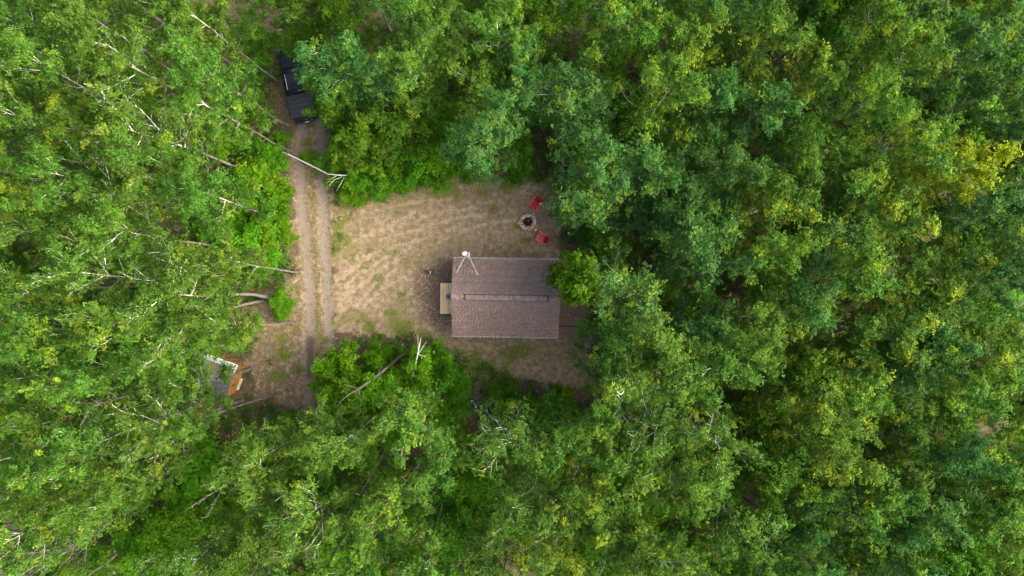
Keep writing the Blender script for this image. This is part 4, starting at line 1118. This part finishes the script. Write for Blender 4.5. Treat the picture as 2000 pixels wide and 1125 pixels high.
# grass tufts
X, Y = scatter_mask(26000, lambda X, Y, m: np.clip((1.7 * m['grass'] - .45 + .9 * (fbm(X * 2.2, Y * 2.2) - .4)) * (1 - 0.7 * m['mud']) + 0.02 * m['yard'], 0, 1), 42, (-22, 8, -10, 13))
r = np.random.default_rng(9); n = len(X); B = 7
cx = np.repeat(X, B) + r.normal(0, .05, n * B); cy = np.repeat(Y, B) + r.normal(0, .05, n * B); cz = gz(cx, cy)
a = r.uniform(0, 6.28, n * B); h = r.uniform(.04, .13, n * B); lean = r.uniform(.03, .12, n * B); w = r.uniform(.008, .016, n * B)
v = np.stack([np.stack([cx - np.sin(a) * w, cy + np.cos(a) * w, cz], -1), np.stack([cx + np.sin(a) * w, cy - np.cos(a) * w, cz], -1), np.stack([cx + np.cos(a) * lean, cy + np.sin(a) * lean, cz + h], -1)], 1).reshape(-1, 3)
gm_ = mesh_np('grass', v, tris=np.arange(3 * n * B).reshape(-1, 3), attrs={'tone': ('FACE', np.clip(np.repeat(r.normal(.5, .2, n), B) + r.normal(0, .15, n * B), 0, 1)), 'tip': ('FACE', np.repeat((r.random(n) < .2) * .7, B))})
M['grass'] = leaf_mat('grass', (.050, .080, .008), (.095, .130, .016), (.150, .180, .034), (.26, .22, .08), trans=0.2)
kind(tag(link('grass', gm_, M['grass']), 'short patchy grass between the wheel tracks and at the yard edges', 'grass'), 'stuff')
# fallen leaves and pebbles
X, Y = scatter_mask(60000, lambda X, Y, m: np.clip(0.75 * (1 - m['yard']) + 0.95 * m['mulch'] + 0.10 * m['yard'] - .5 * m['gravel'], 0.02, 1), 43, (-26, 10, -16, 17))
X2, Y2 = scatter_mask(16000, lambda X, Y, m: np.clip(m['mulch'], 0, 1), 48, (-9, -3.5, -5, 4))
X, Y = np.concatenate([X, X2]), np.concatenate([Y, Y2])
r = np.random.default_rng(12); n = len(X); Z = gz(X, Y) + r.uniform(.012, .035, n)
a = r.uniform(0, 6.28, n); s = r.uniform(.025, .065, n)
d = np.stack([np.cos(a) * s, np.sin(a) * s, r.normal(0, .012, n)], -1); e = np.stack([-np.sin(a) * s * .65, np.cos(a) * s * .65, r.normal(0, .012, n)], -1); c = np.stack([X, Y, Z], -1)
v = np.stack([c - d, c + e, c + d, c - e], 1).reshape(-1, 3)
M['litter'] = leaf_mat('litter', (.055, .034, .023), (.135, .092, .064), (.29, .215, .155), (.48, .41, .33), gloss=0.8, trans=0.05)
lm = mesh_np('leaf_litter', v, np.arange(4 * n).reshape(-1, 4), attrs={'tone': ('FACE', np.clip(r.normal(.42, .25, n), 0, 1)), 'tip': ('FACE', (r.random(n) < .06) * .9)})
kind(tag(link('leaf_litter', lm, M['litter']), 'dry brown fallen leaves strewn over soil and forest floor', 'leaf litter'), 'stuff')
X, Y = scatter_mask(30000, lambda X, Y, m: np.clip(.8 * m['gravel'] + .06 * m['yard'], 0, 1), 44, (-20, 8, -12, 14))
n = len(X); r = np.random.default_rng(14); s = r.uniform(.012, .034, n); Z = gz(X, Y) + .006
tv = np.array([[1, 0, 0], [-.5, .87, 0], [-.5, -.87, 0], [0, 0, .9]])
a = r.uniform(0, 6.28, n); ca, sa = np.cos(a), np.sin(a)
v = np.stack([np.stack([X + s * (q[0] * ca - q[1] * sa), Y + s * (q[0] * sa + q[1] * ca), Z + s * q[2]], -1) for q in tv], 1).reshape(-1, 3)
b4 = np.arange(n)[:, None] * 4
tt = np.concatenate([b4 + np.array([[0, 1, 3]]), b4 + np.array([[1, 2, 3]]), b4 + np.array([[2, 0, 3]])])
M['pebble'] = plain('pebble', (.28, .255, .225), 0.9, var=0.5, scale=3)
kind(tag(link('gravel', mesh_np('gravel', v, tris=tt), M['pebble']), 'loose grey gravel stones in the wheel tracks', 'gravel'), 'stuff')
print('trees', len(trees), 'objects', len(bpy.data.objects), 'tris', sum(len(m.loops) - 2 * len(m.polygons) for m in bpy.data.meshes))
